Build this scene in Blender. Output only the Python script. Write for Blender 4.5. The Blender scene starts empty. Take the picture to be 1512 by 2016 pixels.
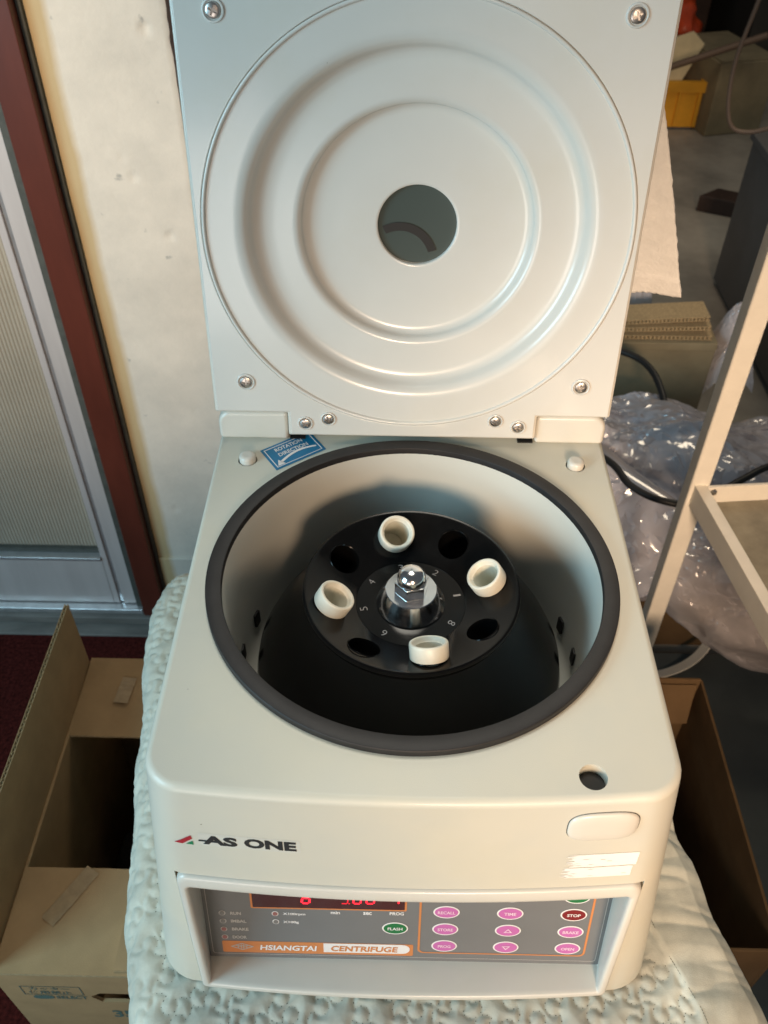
import bpy, bmesh, math, random
import numpy as np
from mathutils import Vector, Matrix, noise, kdtree

random.seed(7)
sc = bpy.context.scene
COL = sc.collection
PI = math.pi
V = Vector

# ------------------------------------------------------------------ camera
cam = bpy.data.cameras.new('camera')
co = bpy.data.objects.new('camera', cam)
COL.objects.link(co)
F = V((-0.00912519, 0.7218211, -0.69201953)); R_ = V((0.99979746, 0.01900044, 0.00663503)); U_ = V((-0.01793798, 0.69181882, 0.72184828))
co.matrix_world = Matrix(((R_.x, U_.x, -F.x, -0.0158), (R_.y, U_.y, -F.y, -0.2709), (R_.z, U_.z, -F.z, 1.4975), (0, 0, 0, 1)))
cam.sensor_fit = 'VERTICAL'; cam.sensor_height = 36; cam.lens = 1741.69 / 2016 * 36
cam.clip_start = 0.02; cam.clip_end = 60
cam.dof.use_dof = True; cam.dof.focus_distance = 0.66; cam.dof.aperture_fstop = 13
sc.camera = co

# ------------------------------------------------------------------ world, lamps, exposure
w = bpy.data.worlds.new('World'); sc.world = w; w.use_nodes = True
w.node_tree.nodes['Background'].inputs[0].default_value = (0.80, 0.90, 1.0, 1)
w.node_tree.nodes['Background'].inputs[1].default_value = 0.075
sc.view_settings.view_transform = 'Standard'; sc.view_settings.look = 'None'
sc.view_settings.exposure = 0.05; sc.view_settings.gamma = 1.0


def area(name, loc, target, sx, sy, power, col):
    l = bpy.data.lights.new(name, 'AREA'); l.shape = 'RECTANGLE'; l.size = sx; l.size_y = sy
    l.energy = power; l.color = col
    o = bpy.data.objects.new(name, l); COL.objects.link(o); o.location = loc
    o.rotation_euler = (V(target) - V(loc)).to_track_quat('-Z', 'Y').to_euler()
    return o


def beam(name, loc, target, power, col, size, soft):
    l = bpy.data.lights.new(name, 'SPOT'); l.energy = power; l.color = col; l.spot_size = math.radians(size); l.spot_blend = 1.0; l.shadow_soft_size = soft
    o = bpy.data.objects.new(name, l); COL.objects.link(o); o.location = loc
    o.rotation_euler = (V(target) - V(loc)).to_track_quat('-Z', 'Y').to_euler()


area('window_light_cool', (-1.50, -0.65, 1.55), (0, 0.25, 1.0), 0.7, 1.0, 25, (0.46, 0.81, 1.0))
area('front_fill_light', (-0.40, -0.85, 0.98), (-0.05, 0.0, 0.88), 0.4, 0.4, 3.0, (1.0, 0.88, 0.78))  # added fill that brightens the left of the front face
beam('deck_fill_beam', (-0.05, 0.50, 2.35), (0.0, 0.10, 1.0), 45, (1.0, 0.94, 0.82), 36, 0.30)  # overhead spot added to brighten the deck while missing the lid
# low evening sun through gaps: soft-edged warm beams on the right half of the machine and on the wall by the door
beam('evening_beam', (0.30, -1.62, 1.64), (0.35, 0.15, 0.95), 250, (1.0, 0.71, 0.48), 31, 0.25)
beam('evening_beam_wall', (-0.95, -0.9, 2.0), (-0.62, 0.95, 1.06), 125, (1.0, 0.75, 0.51), 36, 0.12)
area('back_room_fill', (1.1, 2.2, 2.4), (0.95, 2.3, 0.0), 0.8, 0.8, 12, (1.0, 0.84, 0.62))  # added fill that lifts the far clutter and the plastic heap

# ------------------------------------------------------------------ materials


def nt(name):
    m = bpy.data.materials.new(name); m.use_nodes = True
    return m, m.node_tree, m.node_tree.nodes['Principled BSDF']


def pm(name, col, rough=0.5, metal=0.0, var=0.0, vscale=30.0, bump=0.0, bscale=400.0, coat=0.0, spec=0.5, col2=None, detail=4.0, stretch=None, rvar=0.0, trans=0.0, specks=0.0):
    m, t, p = nt(name)
    p.inputs['Base Color'].default_value = (*col, 1); p.inputs['Roughness'].default_value = rough
    p.inputs['Metallic'].default_value = metal; p.inputs['Coat Weight'].default_value = coat
    p.inputs['Coat Roughness'].default_value = 0.12
    p.inputs['Specular IOR Level'].default_value = spec
    p.inputs['Transmission Weight'].default_value = trans
    tc = t.nodes.new('ShaderNodeTexCoord'); src = tc.outputs['Object']
    if stretch:
        mp = t.nodes.new('ShaderNodeMapping'); mp.inputs['Scale'].default_value = stretch
        t.links.new(src, mp.inputs[0]); src = mp.outputs[0]
    if var > 0 or col2:
        n = t.nodes.new('ShaderNodeTexNoise'); n.inputs['Scale'].default_value = vscale; n.inputs['Detail'].default_value = detail
        n.inputs['Roughness'].default_value = 0.6
        t.links.new(src, n.inputs['Vector'])
        r = t.nodes.new('ShaderNodeValToRGB'); r.color_ramp.elements[0].position = 0.32; r.color_ramp.elements[1].position = 0.68
        a = tuple(max(0, c * (1 - var)) for c in col); b = col2 if col2 else tuple(min(1, c * (1 + var)) for c in col)
        r.color_ramp.elements[0].color = (*a, 1); r.color_ramp.elements[1].color = (*b, 1)
        t.links.new(n.outputs['Fac'], r.inputs[0]); t.links.new(r.outputs[0], p.inputs['Base Color'])
        if specks > 0:
            ns = t.nodes.new('ShaderNodeTexNoise'); ns.inputs['Scale'].default_value = 170; ns.inputs['Detail'].default_value = 1
            t.links.new(src, ns.inputs['Vector'])
            rs_ = t.nodes.new('ShaderNodeValToRGB'); rs_.color_ramp.elements[0].position = specks; rs_.color_ramp.elements[1].position = specks + 0.03
            t.links.new(ns.outputs['Fac'], rs_.inputs[0])
            ng = t.nodes.new('ShaderNodeTexNoise'); ng.inputs['Scale'].default_value = 3.2; ng.inputs['Detail'].default_value = 7; ng.inputs['Roughness'].default_value = 0.7
            t.links.new(src, ng.inputs['Vector'])
            rg = t.nodes.new('ShaderNodeMapRange'); rg.inputs['From Min'].default_value = 0.50; rg.inputs['From Max'].default_value = 0.72; rg.inputs['To Min'].default_value = 0.0; rg.inputs['To Max'].default_value = 0.30
            t.links.new(ng.outputs['Fac'], rg.inputs['Value'])
            mg = t.nodes.new('ShaderNodeMix'); mg.data_type = 'RGBA'; mg.inputs[7].default_value = (col[0] * 0.90, col[1] * 0.85, col[2] * 0.68, 1)
            t.links.new(rg.outputs[0], mg.inputs[0]); t.links.new(r.outputs[0], mg.inputs[6])
            mk = t.nodes.new('ShaderNodeMix'); mk.data_type = 'RGBA'; mk.inputs[6].default_value = (0.16, 0.13, 0.09, 1)
            t.links.new(rs_.outputs[0], mk.inputs[0]); t.links.new(mg.outputs[2], mk.inputs[7]); t.links.new(mk.outputs[2], p.inputs['Base Color'])
        if rvar > 0:
            mr = t.nodes.new('ShaderNodeMapRange'); mr.inputs['From Min'].default_value = 0.3; mr.inputs['From Max'].default_value = 0.7
            mr.inputs['To Min'].default_value = rough - rvar; mr.inputs['To Max'].default_value = rough + rvar
            t.links.new(n.outputs['Fac'], mr.inputs['Value']); t.links.new(mr.outputs[0], p.inputs['Roughness'])
    if bump > 0:
        n2 = t.nodes.new('ShaderNodeTexNoise'); n2.inputs['Scale'].default_value = bscale; n2.inputs['Detail'].default_value = 3
        t.links.new(src, n2.inputs['Vector'])
        b_ = t.nodes.new('ShaderNodeBump'); b_.inputs['Strength'].default_value = bump; b_.inputs['Distance'].default_value = 0.001
        t.links.new(n2.outputs['Fac'], b_.inputs['Height']); t.links.new(b_.outputs[0], p.inputs['Normal'])
    return m


def emis(name, col, strength):
    m, t, p = nt(name)
    p.inputs['Base Color'].default_value = (*col, 1); p.inputs['Emission Color'].default_value = (*col, 1)
    p.inputs['Emission Strength'].default_value = strength
    return m


def film(name, tint, haze, rough=0.06):
    m, t, p = nt(name); t.nodes.remove(p)
    tr = t.nodes.new('ShaderNodeBsdfTransparent'); tr.inputs[0].default_value = (0.90, 0.90, 0.92, 1)
    df = t.nodes.new('ShaderNodeBsdfDiffuse'); df.inputs[0].default_value = (*tint, 1)
    gl = t.nodes.new('ShaderNodeBsdfGlossy'); gl.inputs['Roughness'].default_value = rough
    lw = t.nodes.new('ShaderNodeLayerWeight'); lw.inputs[0].default_value = 0.5
    fr = t.nodes.new('ShaderNodeMapRange'); fr.inputs['From Min'].default_value = 0.0; fr.inputs['From Max'].default_value = 1.0; fr.inputs['To Min'].default_value = 0.10; fr.inputs['To Max'].default_value = 0.5
    t.links.new(lw.outputs['Facing'], fr.inputs['Value'])
    m1 = t.nodes.new('ShaderNodeMixShader'); m1.inputs[0].default_value = haze
    m2 = t.nodes.new('ShaderNodeMixShader')
    t.links.new(tr.outputs[0], m1.inputs[1]); t.links.new(df.outputs[0], m1.inputs[2])
    t.links.new(fr.outputs[0], m2.inputs[0]); t.links.new(m1.outputs[0], m2.inputs[1]); t.links.new(gl.outputs[0], m2.inputs[2])
    t.links.new(m2.outputs[0], t.nodes['Material Output'].inputs[0])
    return m


M = {}
M['cream'] = pm('cream_plastic', (0.66, 0.635, 0.565), 0.33, var=0.03, vscale=14, bump=0.05, bscale=1800, coat=0.25, rvar=0.05, specks=0.12)
M['deck'] = pm('cream_plastic_textured', (0.60, 0.60, 0.53), 0.42, var=0.04, col2=(0.65, 0.62, 0.51), vscale=7, bump=0.12, bscale=1500, coat=0.1, rvar=0.05, specks=0.165)
M['lidwhite'] = pm('pale_lid_plastic', (0.68, 0.665, 0.61), 0.27, var=0.02, vscale=10, bump=0.03, bscale=1500, coat=0.35, specks=0.10)
M['bowl'] = pm('bowl_enamel', (0.60, 0.60, 0.54), 0.38, var=0.02, vscale=12)
M['rubber'] = pm('black_rubber', (0.013, 0.0115, 0.0115), 0.55, var=0.25, vscale=60, bump=0.1, bscale=900)
M['black'] = pm('black_anodised', (0.004, 0.004, 0.004), 0.17, var=0.2, vscale=40, rvar=0.03, spec=0.24)
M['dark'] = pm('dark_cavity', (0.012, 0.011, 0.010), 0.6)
M['chrome'] = pm('chrome', (0.88, 0.88, 0.88), 0.15, 1.0, var=0.06, vscale=120, rvar=0.04)
M['steel'] = pm('screw_steel', (0.50, 0.48, 0.46), 0.34, 1.0, var=0.15, vscale=300)
M['ivory'] = pm('ivory_nylon', (0.74, 0.71, 0.60), 0.42, var=0.05, vscale=120, bump=0.06, bscale=900)
M['engrave'] = pm('grey_engraving', (0.28, 0.28, 0.28), 0.6)
M['panel'] = pm('grey_membrane', (0.17, 0.17, 0.17), 0.42, var=0.03, vscale=30, bump=0.06, bscale=2500)
M['orange'] = pm('orange_print', (0.60, 0.22, 0.07), 0.45)
M['print_white'] = pm('white_print', (0.80, 0.78, 0.76), 0.45)
M['print_grey'] = pm('pale_grey_print', (0.50, 0.48, 0.45), 0.5)
M['pink'] = pm('pink_print', (0.53, 0.14, 0.40), 0.42)
M['pinkpale'] = pm('pale_pink_print', (0.85, 0.62, 0.76), 0.42)
M['green'] = pm('green_print', (0.012, 0.16, 0.045), 0.42)
M['red'] = pm('red_print', (0.20, 0.008, 0.010), 0.42)
M['led_off'] = pm('led_red_lens', (0.30, 0.12, 0.11), 0.35)
M['led_clear'] = pm('led_clear_lens', (0.20, 0.19, 0.18), 0.35)
M['display'] = pm('display_window', (0.060, 0.006, 0.008), 0.2, coat=0.3)
M['digit'] = emis('display_digit', (1.0, 0.012, 0.03), 2.2)
M['digit_dim'] = emis('display_digit_dim', (0.8, 0.012, 0.03), 0.7)
M['label_white'] = pm('white_paper_label', (0.86, 0.85, 0.82), 0.55)
M['label_clear'] = pm('clear_sticker', (0.62, 0.61, 0.54), 0.28, coat=0.2)
M['ink'] = pm('black_ink', (0.018, 0.016, 0.018), 0.45)
M['logo_red'] = pm('logo_red', (0.38, 0.018, 0.030), 0.45)
M['logo_green'] = pm('logo_green', (0.01, 0.20, 0.08), 0.45)
M['sticker_blue'] = pm('blue_sticker', (0.004, 0.17, 0.34), 0.35)
M['glass_dark'] = pm('smoked_window', (0.060, 0.078, 0.068), 0.25, coat=0.2)
M['quilt'] = pm('quilt_cotton', (0.53, 0.53, 0.45), 0.9, var=0.16, vscale=38, bump=0.35, bscale=1300, spec=0.2)
M['thread'] = pm('quilt_thread', (0.17, 0.17, 0.13), 0.85)
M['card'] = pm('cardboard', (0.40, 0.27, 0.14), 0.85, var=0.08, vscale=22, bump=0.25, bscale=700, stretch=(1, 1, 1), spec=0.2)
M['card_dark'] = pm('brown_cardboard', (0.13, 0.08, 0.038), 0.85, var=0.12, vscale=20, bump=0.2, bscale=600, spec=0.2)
M['card_edge'] = pm('cardboard_edge', (0.42, 0.31, 0.17), 0.9, var=0.2, vscale=200)
M['card_grey'] = pm('greyish_cardboard', (0.26, 0.22, 0.14), 0.85, var=0.12, vscale=14, bump=0.2, bscale=500, spec=0.2)
M['tape'] = pm('clear_tape', (0.38, 0.28, 0.16), 0.28, var=0.12, vscale=80)
M['ink_teal'] = pm('teal_ink', (0.09, 0.15, 0.13), 0.8, var=0.25, vscale=350)
M['carpet'] = pm('maroon_carpet', (0.060, 0.010, 0.008), 1.0, var=0.6, vscale=160, bump=1.0, bscale=420, spec=0.1, detail=6)
M['floor'] = pm('dark_concrete', (0.30, 0.275, 0.235), 0.75, var=0.35, vscale=3.5, bump=0.15, bscale=120, detail=8)
M['slate'] = pm('slate_board', (0.085, 0.10, 0.10), 0.7, var=0.15, vscale=8, bump=0.1, bscale=400, detail=8)
M['alu'] = pm('anodised_aluminium', (0.64, 0.58, 0.56), 0.45, 0.25, var=0.08, vscale=25, bump=0.05, bscale=600, stretch=(1, 1, 0.1), rvar=0.06)
M['alu_edge'] = pm('aluminium_edge', (0.62, 0.60, 0.60), 0.3, 0.7, var=0.1, vscale=50)
M['gasket'] = pm('grey_gasket', (0.075, 0.078, 0.068), 0.6, var=0.2, vscale=60)
M['redwood'] = pm('red_brown_paint', (0.105, 0.024, 0.014), 0.42, var=0.18, vscale=18, bump=0.08, bscale=300, stretch=(1, 1, 0.25))
M['ribglass'] = pm('ribbed_glass', (0.44, 0.385, 0.31), 0.32, var=0.10, vscale=4, coat=0.3)
M['sill'] = pm('weathered_sill', (0.17, 0.16, 0.145), 0.7, var=0.35, vscale=26, bump=0.25, bscale=200, stretch=(0.3, 1, 1), detail=8)
M['cart'] = pm('white_painted_steel', (0.85, 0.81, 0.71), 0.4, var=0.04, vscale=30, coat=0.15)
M['tray'] = pm('tray_liner', (0.30, 0.27, 0.20), 0.65, var=0.22, vscale=28, bump=0.1, bscale=300, detail=8)
M['film'] = film('clear_film', (0.80, 0.77, 0.82), 0.62, 0.12)
M['film2'] = film('milky_film', (0.76, 0.70, 0.70), 0.74, 0.09)
M['purple'] = pm('purple_zip', (0.12, 0.10, 0.26), 0.35)
M['cable'] = pm('black_cable', (0.012, 0.012, 0.012), 0.5)
M['towel'] = pm('white_terry', (0.78, 0.76, 0.72), 0.95, var=0.05, vscale=60, bump=1.0, bscale=350, spec=0.1)
M['crate'] = pm('yellow_crate', (0.80, 0.40, 0.03), 0.5, var=0.12, vscale=8)
M['rag'] = pm('cream_rag', (0.70, 0.60, 0.38), 0.9, var=0.1, vscale=20)
M['redbag'] = pm('red_plastic', (0.55, 0.07, 0.02), 0.35, var=0.3, vscale=20)
M['darkwood'] = pm('dark_wood', (0.045, 0.025, 0.018), 0.6, var=0.25, vscale=20, stretch=(1, 0.2, 1))
M['greymetal'] = pm('grey_steel_cabinet', (0.12, 0.12, 0.12), 0.45, 0.2, var=0.1, vscale=10)
M['backwall'] = pm('dim_panelling', (0.045, 0.042, 0.036), 0.8, var=0.25, vscale=3)
M['navy'] = pm('navy_plastic', (0.014, 0.013, 0.028), 0.4)
M['stick'] = pm('brush_handle', (0.16, 0.11, 0.08), 0.6)

# plaster wall with an old tape stain along the frame
m, t, p = nt('old_plaster')
p.inputs['Roughness'].default_value = 0.75
tc = t.nodes.new('ShaderNodeTexCoord')
n1 = t.nodes.new('ShaderNodeTexNoise'); n1.inputs['Scale'].default_value = 7; n1.inputs['Detail'].default_value = 9; n1.inputs['Roughness'].default_value = 0.65
t.links.new(tc.outputs['Object'], n1.inputs['Vector'])
r1 = t.nodes.new('ShaderNodeValToRGB'); r1.color_ramp.elements[0].position = 0.35; r1.color_ramp.elements[1].position = 0.62
r1.color_ramp.elements[0].color = (0.66, 0.60, 0.52, 1); r1.color_ramp.elements[1].color = (0.80, 0.72, 0.62, 1)
t.links.new(n1.outputs['Fac'], r1.inputs[0])
n3 = t.nodes.new('ShaderNodeTexNoise'); n3.inputs['Scale'].default_value = 38; n3.inputs['Detail'].default_value = 3
t.links.new(tc.outputs['Object'], n3.inputs['Vector'])
r3 = t.nodes.new('ShaderNodeValToRGB'); r3.color_ramp.elements[0].position = 0.24; r3.color_ramp.elements[1].position = 0.30
t.links.new(n3.outputs['Fac'], r3.inputs[0])
mxs = t.nodes.new('ShaderNodeMix'); mxs.data_type = 'RGBA'
t.links.new(r3.outputs[0], mxs.inputs[0]); mxs.inputs[6].default_value = (0.46, 0.43, 0.385, 1); t.links.new(r1.outputs[0], mxs.inputs[7])
sx = t.nodes.new('ShaderNodeSeparateXYZ'); t.links.new(tc.outputs['Object'], sx.inputs[0])
n4 = t.nodes.new('ShaderNodeTexNoise'); n4.inputs['Scale'].default_value = 9; n4.inputs['Detail'].default_value = 5
t.links.new(tc.outputs['Object'], n4.inputs['Vector'])
ad = t.nodes.new('ShaderNodeMath'); ad.operation = 'MULTIPLY_ADD'; ad.inputs[1].default_value = 0.016
t.links.new(n4.outputs['Fac'], ad.inputs[0]); t.links.new(sx.outputs[0], ad.inputs[2])
mr = t.nodes.new('ShaderNodeMapRange'); mr.inputs['From Min'].default_value = -0.062; mr.inputs['From Max'].default_value = -0.05
mr.inputs['To Min'].default_value = 0.85; mr.inputs['To Max'].default_value = 0.0
t.links.new(ad.outputs[0], mr.inputs['Value'])
mx2 = t.nodes.new('ShaderNodeMix'); mx2.data_type = 'RGBA'
t.links.new(mr.outputs[0], mx2.inputs[0]); t.links.new(mxs.outputs[2], mx2.inputs[6]); mx2.inputs[7].default_value = (0.55, 0.38, 0.17, 1)
t.links.new(mx2.outputs[2], p.inputs['Base Color'])
bp = t.nodes.new('ShaderNodeBump'); bp.inputs['Strength'].default_value = 0.35; bp.inputs['Distance'].default_value = 0.002
n5 = t.nodes.new('ShaderNodeTexNoise'); n5.inputs['Scale'].default_value = 90; n5.inputs['Detail'].default_value = 6
t.links.new(tc.outputs['Object'], n5.inputs['Vector']); t.links.new(n5.outputs['Fac'], bp.inputs['Height']); t.links.new(bp.outputs[0], p.inputs['Normal'])
M['plaster'] = m

# ------------------------------------------------------------------ mesh helpers


def box(bm, a, b, mi=0):
    x0, y0, z0 = a; x1, y1, z1 = b
    vs = [bm.verts.new(v) for v in ((x0, y0, z0), (x1, y0, z0), (x1, y1, z0), (x0, y1, z0), (x0, y0, z1), (x1, y0, z1), (x1, y1, z1), (x0, y1, z1))]
    for f in ((0, 3, 2, 1), (4, 5, 6, 7), (0, 1, 5, 4), (1, 2, 6, 5), (2, 3, 7, 6), (3, 0, 4, 7)):
        bm.faces.new([vs[i] for i in f]).material_index = mi
    return vs


def mbox(a, b, mi=0):
    bm = bmesh.new(); box(bm, a, b, mi); return bm


def lathe(bm, prof, c=(0, 0, 0), n=64, axis=None, mi=0, closed=False):
    """prof: list of (r, z). Revolved about +Z at c, optionally turned so that Z goes to axis."""
    q = V((0, 0, 1)).rotation_difference(V(axis)).to_matrix() if axis is not None else Matrix.Identity(3)
    c = V(c); rings = []
    for r, z in prof:
        if r < 1e-7:
            rings.append([bm.verts.new(c + q @ V((0, 0, z)))])
        else:
            rings.append([bm.verts.new(c + q @ V((r * math.cos(2 * PI * i / n), r * math.sin(2 * PI * i / n), z))) for i in range(n)])
    pairs = list(zip(rings[:-1], rings[1:]))
    if closed: pairs.append((rings[-1], rings[0]))
    for A, B in pairs:
        for i in range(n):
            j = (i + 1) % n
            if len(A) == 1 and len(B) == 1: continue
            if len(A) == 1: f = bm.faces.new((A[0], B[j], B[i]))
            elif len(B) == 1: f = bm.faces.new((A[i], A[j], B[0]))
            else: f = bm.faces.new((A[i], A[j], B[j], B[i]))
            f.material_index = mi
    return bm


def tube(bm, pts, r, n=10, mi=0, cap=True):
    pts = [V(p) for p in pts]; rings = []; up = V((0, 0, 1)); prev = None
    for i, p in enumerate(pts):
        d = (pts[min(i + 1, len(pts) - 1)] - pts[max(i - 1, 0)]).normalized()
        a = prev - d * prev.dot(d) if prev is not None else d.cross(up if abs(d.z) < 0.95 else V((1, 0, 0)))
        a.normalize(); prev = a; b = d.cross(a)
        rr = r[i] if isinstance(r, (list, tuple)) else r
        rings.append([bm.verts.new(p + (a * math.cos(2 * PI * k / n) + b * math.sin(2 * PI * k / n)) * rr) for k in range(n)])
    for A, B in zip(rings[:-1], rings[1:]):
        for k in range(n):
            bm.faces.new((A[k], A[(k + 1) % n], B[(k + 1) % n], B[k])).material_index = mi
    if cap:
        bm.faces.new(rings[0][::-1]).material_index = mi; bm.faces.new(rings[-1]).material_index = mi
    return bm


def spline(pts, n=12):
    pts = [V(p) for p in pts]; P = [pts[0] * 2 - pts[1]] + pts + [pts[-1] * 2 - pts[-2]]; out = []
    for i in range(1, len(P) - 2):
        a, b, c, d = P[i - 1:i + 3]
        for k in range(n):
            t_ = k / n
            out.append(0.5 * ((2 * b) + (c - a) * t_ + (2 * a - 5 * b + 4 * c - d) * t_ ** 2 + (3 * b - a - 3 * c + d) * t_ ** 3))
    return out + [pts[-1]]


class Fr:
    """a frame in space: origin, u, v, normal"""
    def __init__(s, o, u, v):
        s.o = V(o); s.u = V(u).normalized(); s.v = V(v).normalized(); s.n = s.u.cross(s.v)

    def p(s, a, b, h=0): return s.o + s.u * a + s.v * b + s.n * h


def prism(bm, fr, poly, h0, h1, mi=0, side_mi=None):
    A = [bm.verts.new(fr.p(x, y, h0)) for x, y in poly]; B = [bm.verts.new(fr.p(x, y, h1)) for x, y in poly]
    bm.faces.new(A[::-1]).material_index = mi; bm.faces.new(B).material_index = mi
    n = len(poly)
    for i in range(n):
        bm.faces.new((A[i], A[(i + 1) % n], B[(i + 1) % n], B[i])).material_index = mi if side_mi is None else side_mi
    return bm


def rrect(x0, y0, x1, y1, r, n=6):
    out = []
    for cx, cy, a0 in ((x1 - r, y1 - r, 0), (x0 + r, y1 - r, PI / 2), (x0 + r, y0 + r, PI), (x1 - r, y0 + r, 1.5 * PI)):
        for k in range(n + 1):
            a = a0 + PI / 2 * k / n; out.append((cx + r * math.cos(a), cy + r * math.sin(a)))
    return out


def ell(cx, cy, rx, ry, n=32): return [(cx + rx * math.cos(2 * PI * k / n), cy + ry * math.sin(2 * PI * k / n)) for k in range(n)]


def wloc(o):
    v = V((0, 0, 0))
    while o is not None: v += o.location; o = o.parent
    return v


def to_mesh(bm, name):
    bmesh.ops.recalc_face_normals(bm, faces=bm.faces[:])
    me = bpy.data.meshes.new(name); bm.to_mesh(me); bm.free(); return me


def obj(name, bm, mats, parent=None, angle=35, bevel=0, seg=3, base=False, wn=False, recalc=True, loc=None):
    """links one mesh object whose vertices are given in world space"""
    if isinstance(bm, bmesh.types.BMesh):
        if recalc: bmesh.ops.recalc_face_normals(bm, faces=bm.faces[:])
        me = bpy.data.meshes.new(name); bm.to_mesh(me); bm.free()
    else: me = bm
    if not isinstance(mats, (list, tuple)): mats = [mats]
    if not me.materials:
        for k in mats: me.materials.append(M[k])
    o = bpy.data.objects.new(name, me); COL.objects.link(o)
    if loc is not None: org = V(loc)            # mesh already local
    else:
        cs = np.empty(len(me.vertices) * 3); me.vertices.foreach_get('co', cs); cs = cs.reshape(-1, 3)
        lo, hi = cs.min(0), cs.max(0); org = V(((lo[0] + hi[0]) / 2, (lo[1] + hi[1]) / 2, lo[2]))
        me.transform(Matrix.Translation(-org))
    if parent is not None: o.parent = parent; o.location = org - wloc(parent)
    else: o.location = org
    me.polygons.foreach_set('use_smooth', [True] * len(me.polygons))
    if bevel > 0:
        b = o.modifiers.new('bevel', 'BEVEL'); b.width = bevel; b.segments = seg; b.limit_method = 'ANGLE'; b.angle_limit = math.radians(40)
        o.modifiers.new('wn', 'WEIGHTED_NORMAL')
    else:
        me.set_sharp_from_angle(angle=math.radians(angle))
        if wn:
            x = o.modifiers.new('wn', 'WEIGHTED_NORMAL'); x.keep_sharp = True
    return o


def thing(name, label, cat, loc, group=None):
    o = bpy.data.objects.new(name, None); COL.objects.link(o); o.location = loc; o.empty_display_size = 0.02
    o['label'] = label; o['category'] = cat
    if group: o['group'] = group
    return o


def tag(o, label, cat, group=None):
    o['label'] = label; o['category'] = cat
    if group: o['group'] = group
    return o


def struct(o): o['kind'] = 'structure'; return o


def boolean(bma, cutters, name='m'):
    """bma minus every cutter, as a new mesh"""
    tmp = []
    def tobj(b):
        me = to_mesh(b, 'tmp'); o = bpy.data.objects.new('tmp', me); COL.objects.link(o); tmp.append(o); return o
    a = tobj(bma)
    for c in cutters:
        o = tobj(c); md = a.modifiers.new('b', 'BOOLEAN'); md.operation = 'DIFFERENCE'; md.object = o; md.solver = 'EXACT'
    dg = bpy.context.evaluated_depsgraph_get(); dg.update()
    me = bpy.data.meshes.new_from_object(a.evaluated_get(dg)); me.name = name
    me.materials.clear()
    for o in tmp:
        d = o.data; bpy.data.objects.remove(o); bpy.data.meshes.remove(d)
    return me


def cyl(c0, c1, r, n=48, r1=None):
    c0 = V(c0); c1 = V(c1); L = (c1 - c0).length
    bm = bmesh.new(); lathe(bm, [(0, 0), (r, 0), (r if r1 is None else r1, L), (0, L)], c0, n, axis=(c1 - c0)); return bm


def textmesh(s, bold=0.0, shear=0.0, res=3):
    cu = bpy.data.curves.new('t', 'FONT'); cu.body = s; cu.size = 1; cu.offset = bold; cu.resolution_u = res; cu.shear = shear
    o = bpy.data.objects.new('t', cu); COL.objects.link(o)
    dg = bpy.context.evaluated_depsgraph_get(); dg.update()
    me = bpy.data.meshes.new_from_object(o.evaluated_get(dg))
    bpy.data.objects.remove(o); bpy.data.curves.remove(cu)
    return me


def text(name, s, mat, parent, fn, u0, u1, v0, v1, bold=0.02, shear=0.0, rot=0.0):
    """lettering fitted in the rectangle u0..u1, v0..v1; fn(u, v) gives the point in space"""
    me = textmesh(s, bold, shear)
    if len(me.vertices) == 0: return None
    c = np.empty(len(me.vertices) * 3); me.vertices.foreach_get('co', c); c = c.reshape(-1, 3)
    lo, hi = c.min(0), c.max(0)
    bm = bmesh.new(); bm.from_mesh(me); bpy.data.meshes.remove(me)
    uc, vc = (u0 + u1) / 2, (v0 + v1) / 2
    for v in bm.verts:
        a = (v.co.x - lo[0]) / (hi[0] - lo[0]) * (u1 - u0) + u0 - uc; b = (v.co.y - lo[1]) / (hi[1] - lo[1]) * (v1 - v0) + v0 - vc
        if rot: a, b = a * math.cos(rot) - b * math.sin(rot), a * math.sin(rot) + b * math.cos(rot)
        v.co = fn(a + uc, b + vc)
    return obj(name, bm, mat, parent)


def sstep(a, b, x):
    t_ = min(1, max(0, (x - a) / (b - a))); return t_ * t_ * (3 - 2 * t_)


# ================================================================== SETTING
bm = bmesh.new(); box(bm, (-4, -3, -0.1), (6, 8, 0)); struct(obj('floor', bm, 'floor'))
bm = bmesh.new(); box(bm, (-3, -2.5, 0.001), (0.22, 0.90, 0.007)); struct(obj('carpet', bm, 'carpet'))
bm = bmesh.new(); box(bm, (-1.2, 5.2, 0), (6, 5.3, 2.6))
tag(obj('back_wall', bm, 'backwall'), 'dim dark wall at the far end of the room behind', 'wall')

# plaster wall with chips and a corner edge
WX0, WX1, WY = -0.486, -0.308, 0.95
bm = bmesh.new(); nx, nz = 40, 240
grid = {}
for i in range(nx + 1):
    for k in range(nz + 1):
        x = WX0 + (WX1 - WX0) * i / nx; z = 0.19 + 1.25 * k / nz
        y = WY + 0.0015 * noise.noise((x * 9, 3, z * 9))
        grid[i, k] = [x, y, z]
for (cx, cz, rr, dp) in ((-0.3385, 1.164, 0.0065, 0.004), (-0.389, 0.972, 0.006, 0.002), (-0.351, 0.884, 0.006, 0.0025), (-0.40, 1.00, 0.004, 0.0012), (-0.36, 0.56, 0.005, 0.0012), (-0.43, 0.325, 0.006, 0.0015)):
    for q in grid.values():
        d = math.hypot(q[0] - cx, q[2] - cz)
        if d < rr * 1.4: q[1] += dp * (1 - sstep(rr * 0.7, rr * 1.4, d))
for k in range(nz + 1):
    q = grid[nx, k]; c = max(0, noise.noise((0.3, 7.7, q[2] * 60))); q[0] -= 0.0045 * c * c; q[1] += 0.002
vv = {k: bm.verts.new(q) for k, q in grid.items()}
for i in range(nx):
    for k in range(nz): bm.faces.new((vv[i, k], vv[i + 1, k], vv[i + 1, k + 1], vv[i, k + 1]))
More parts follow.
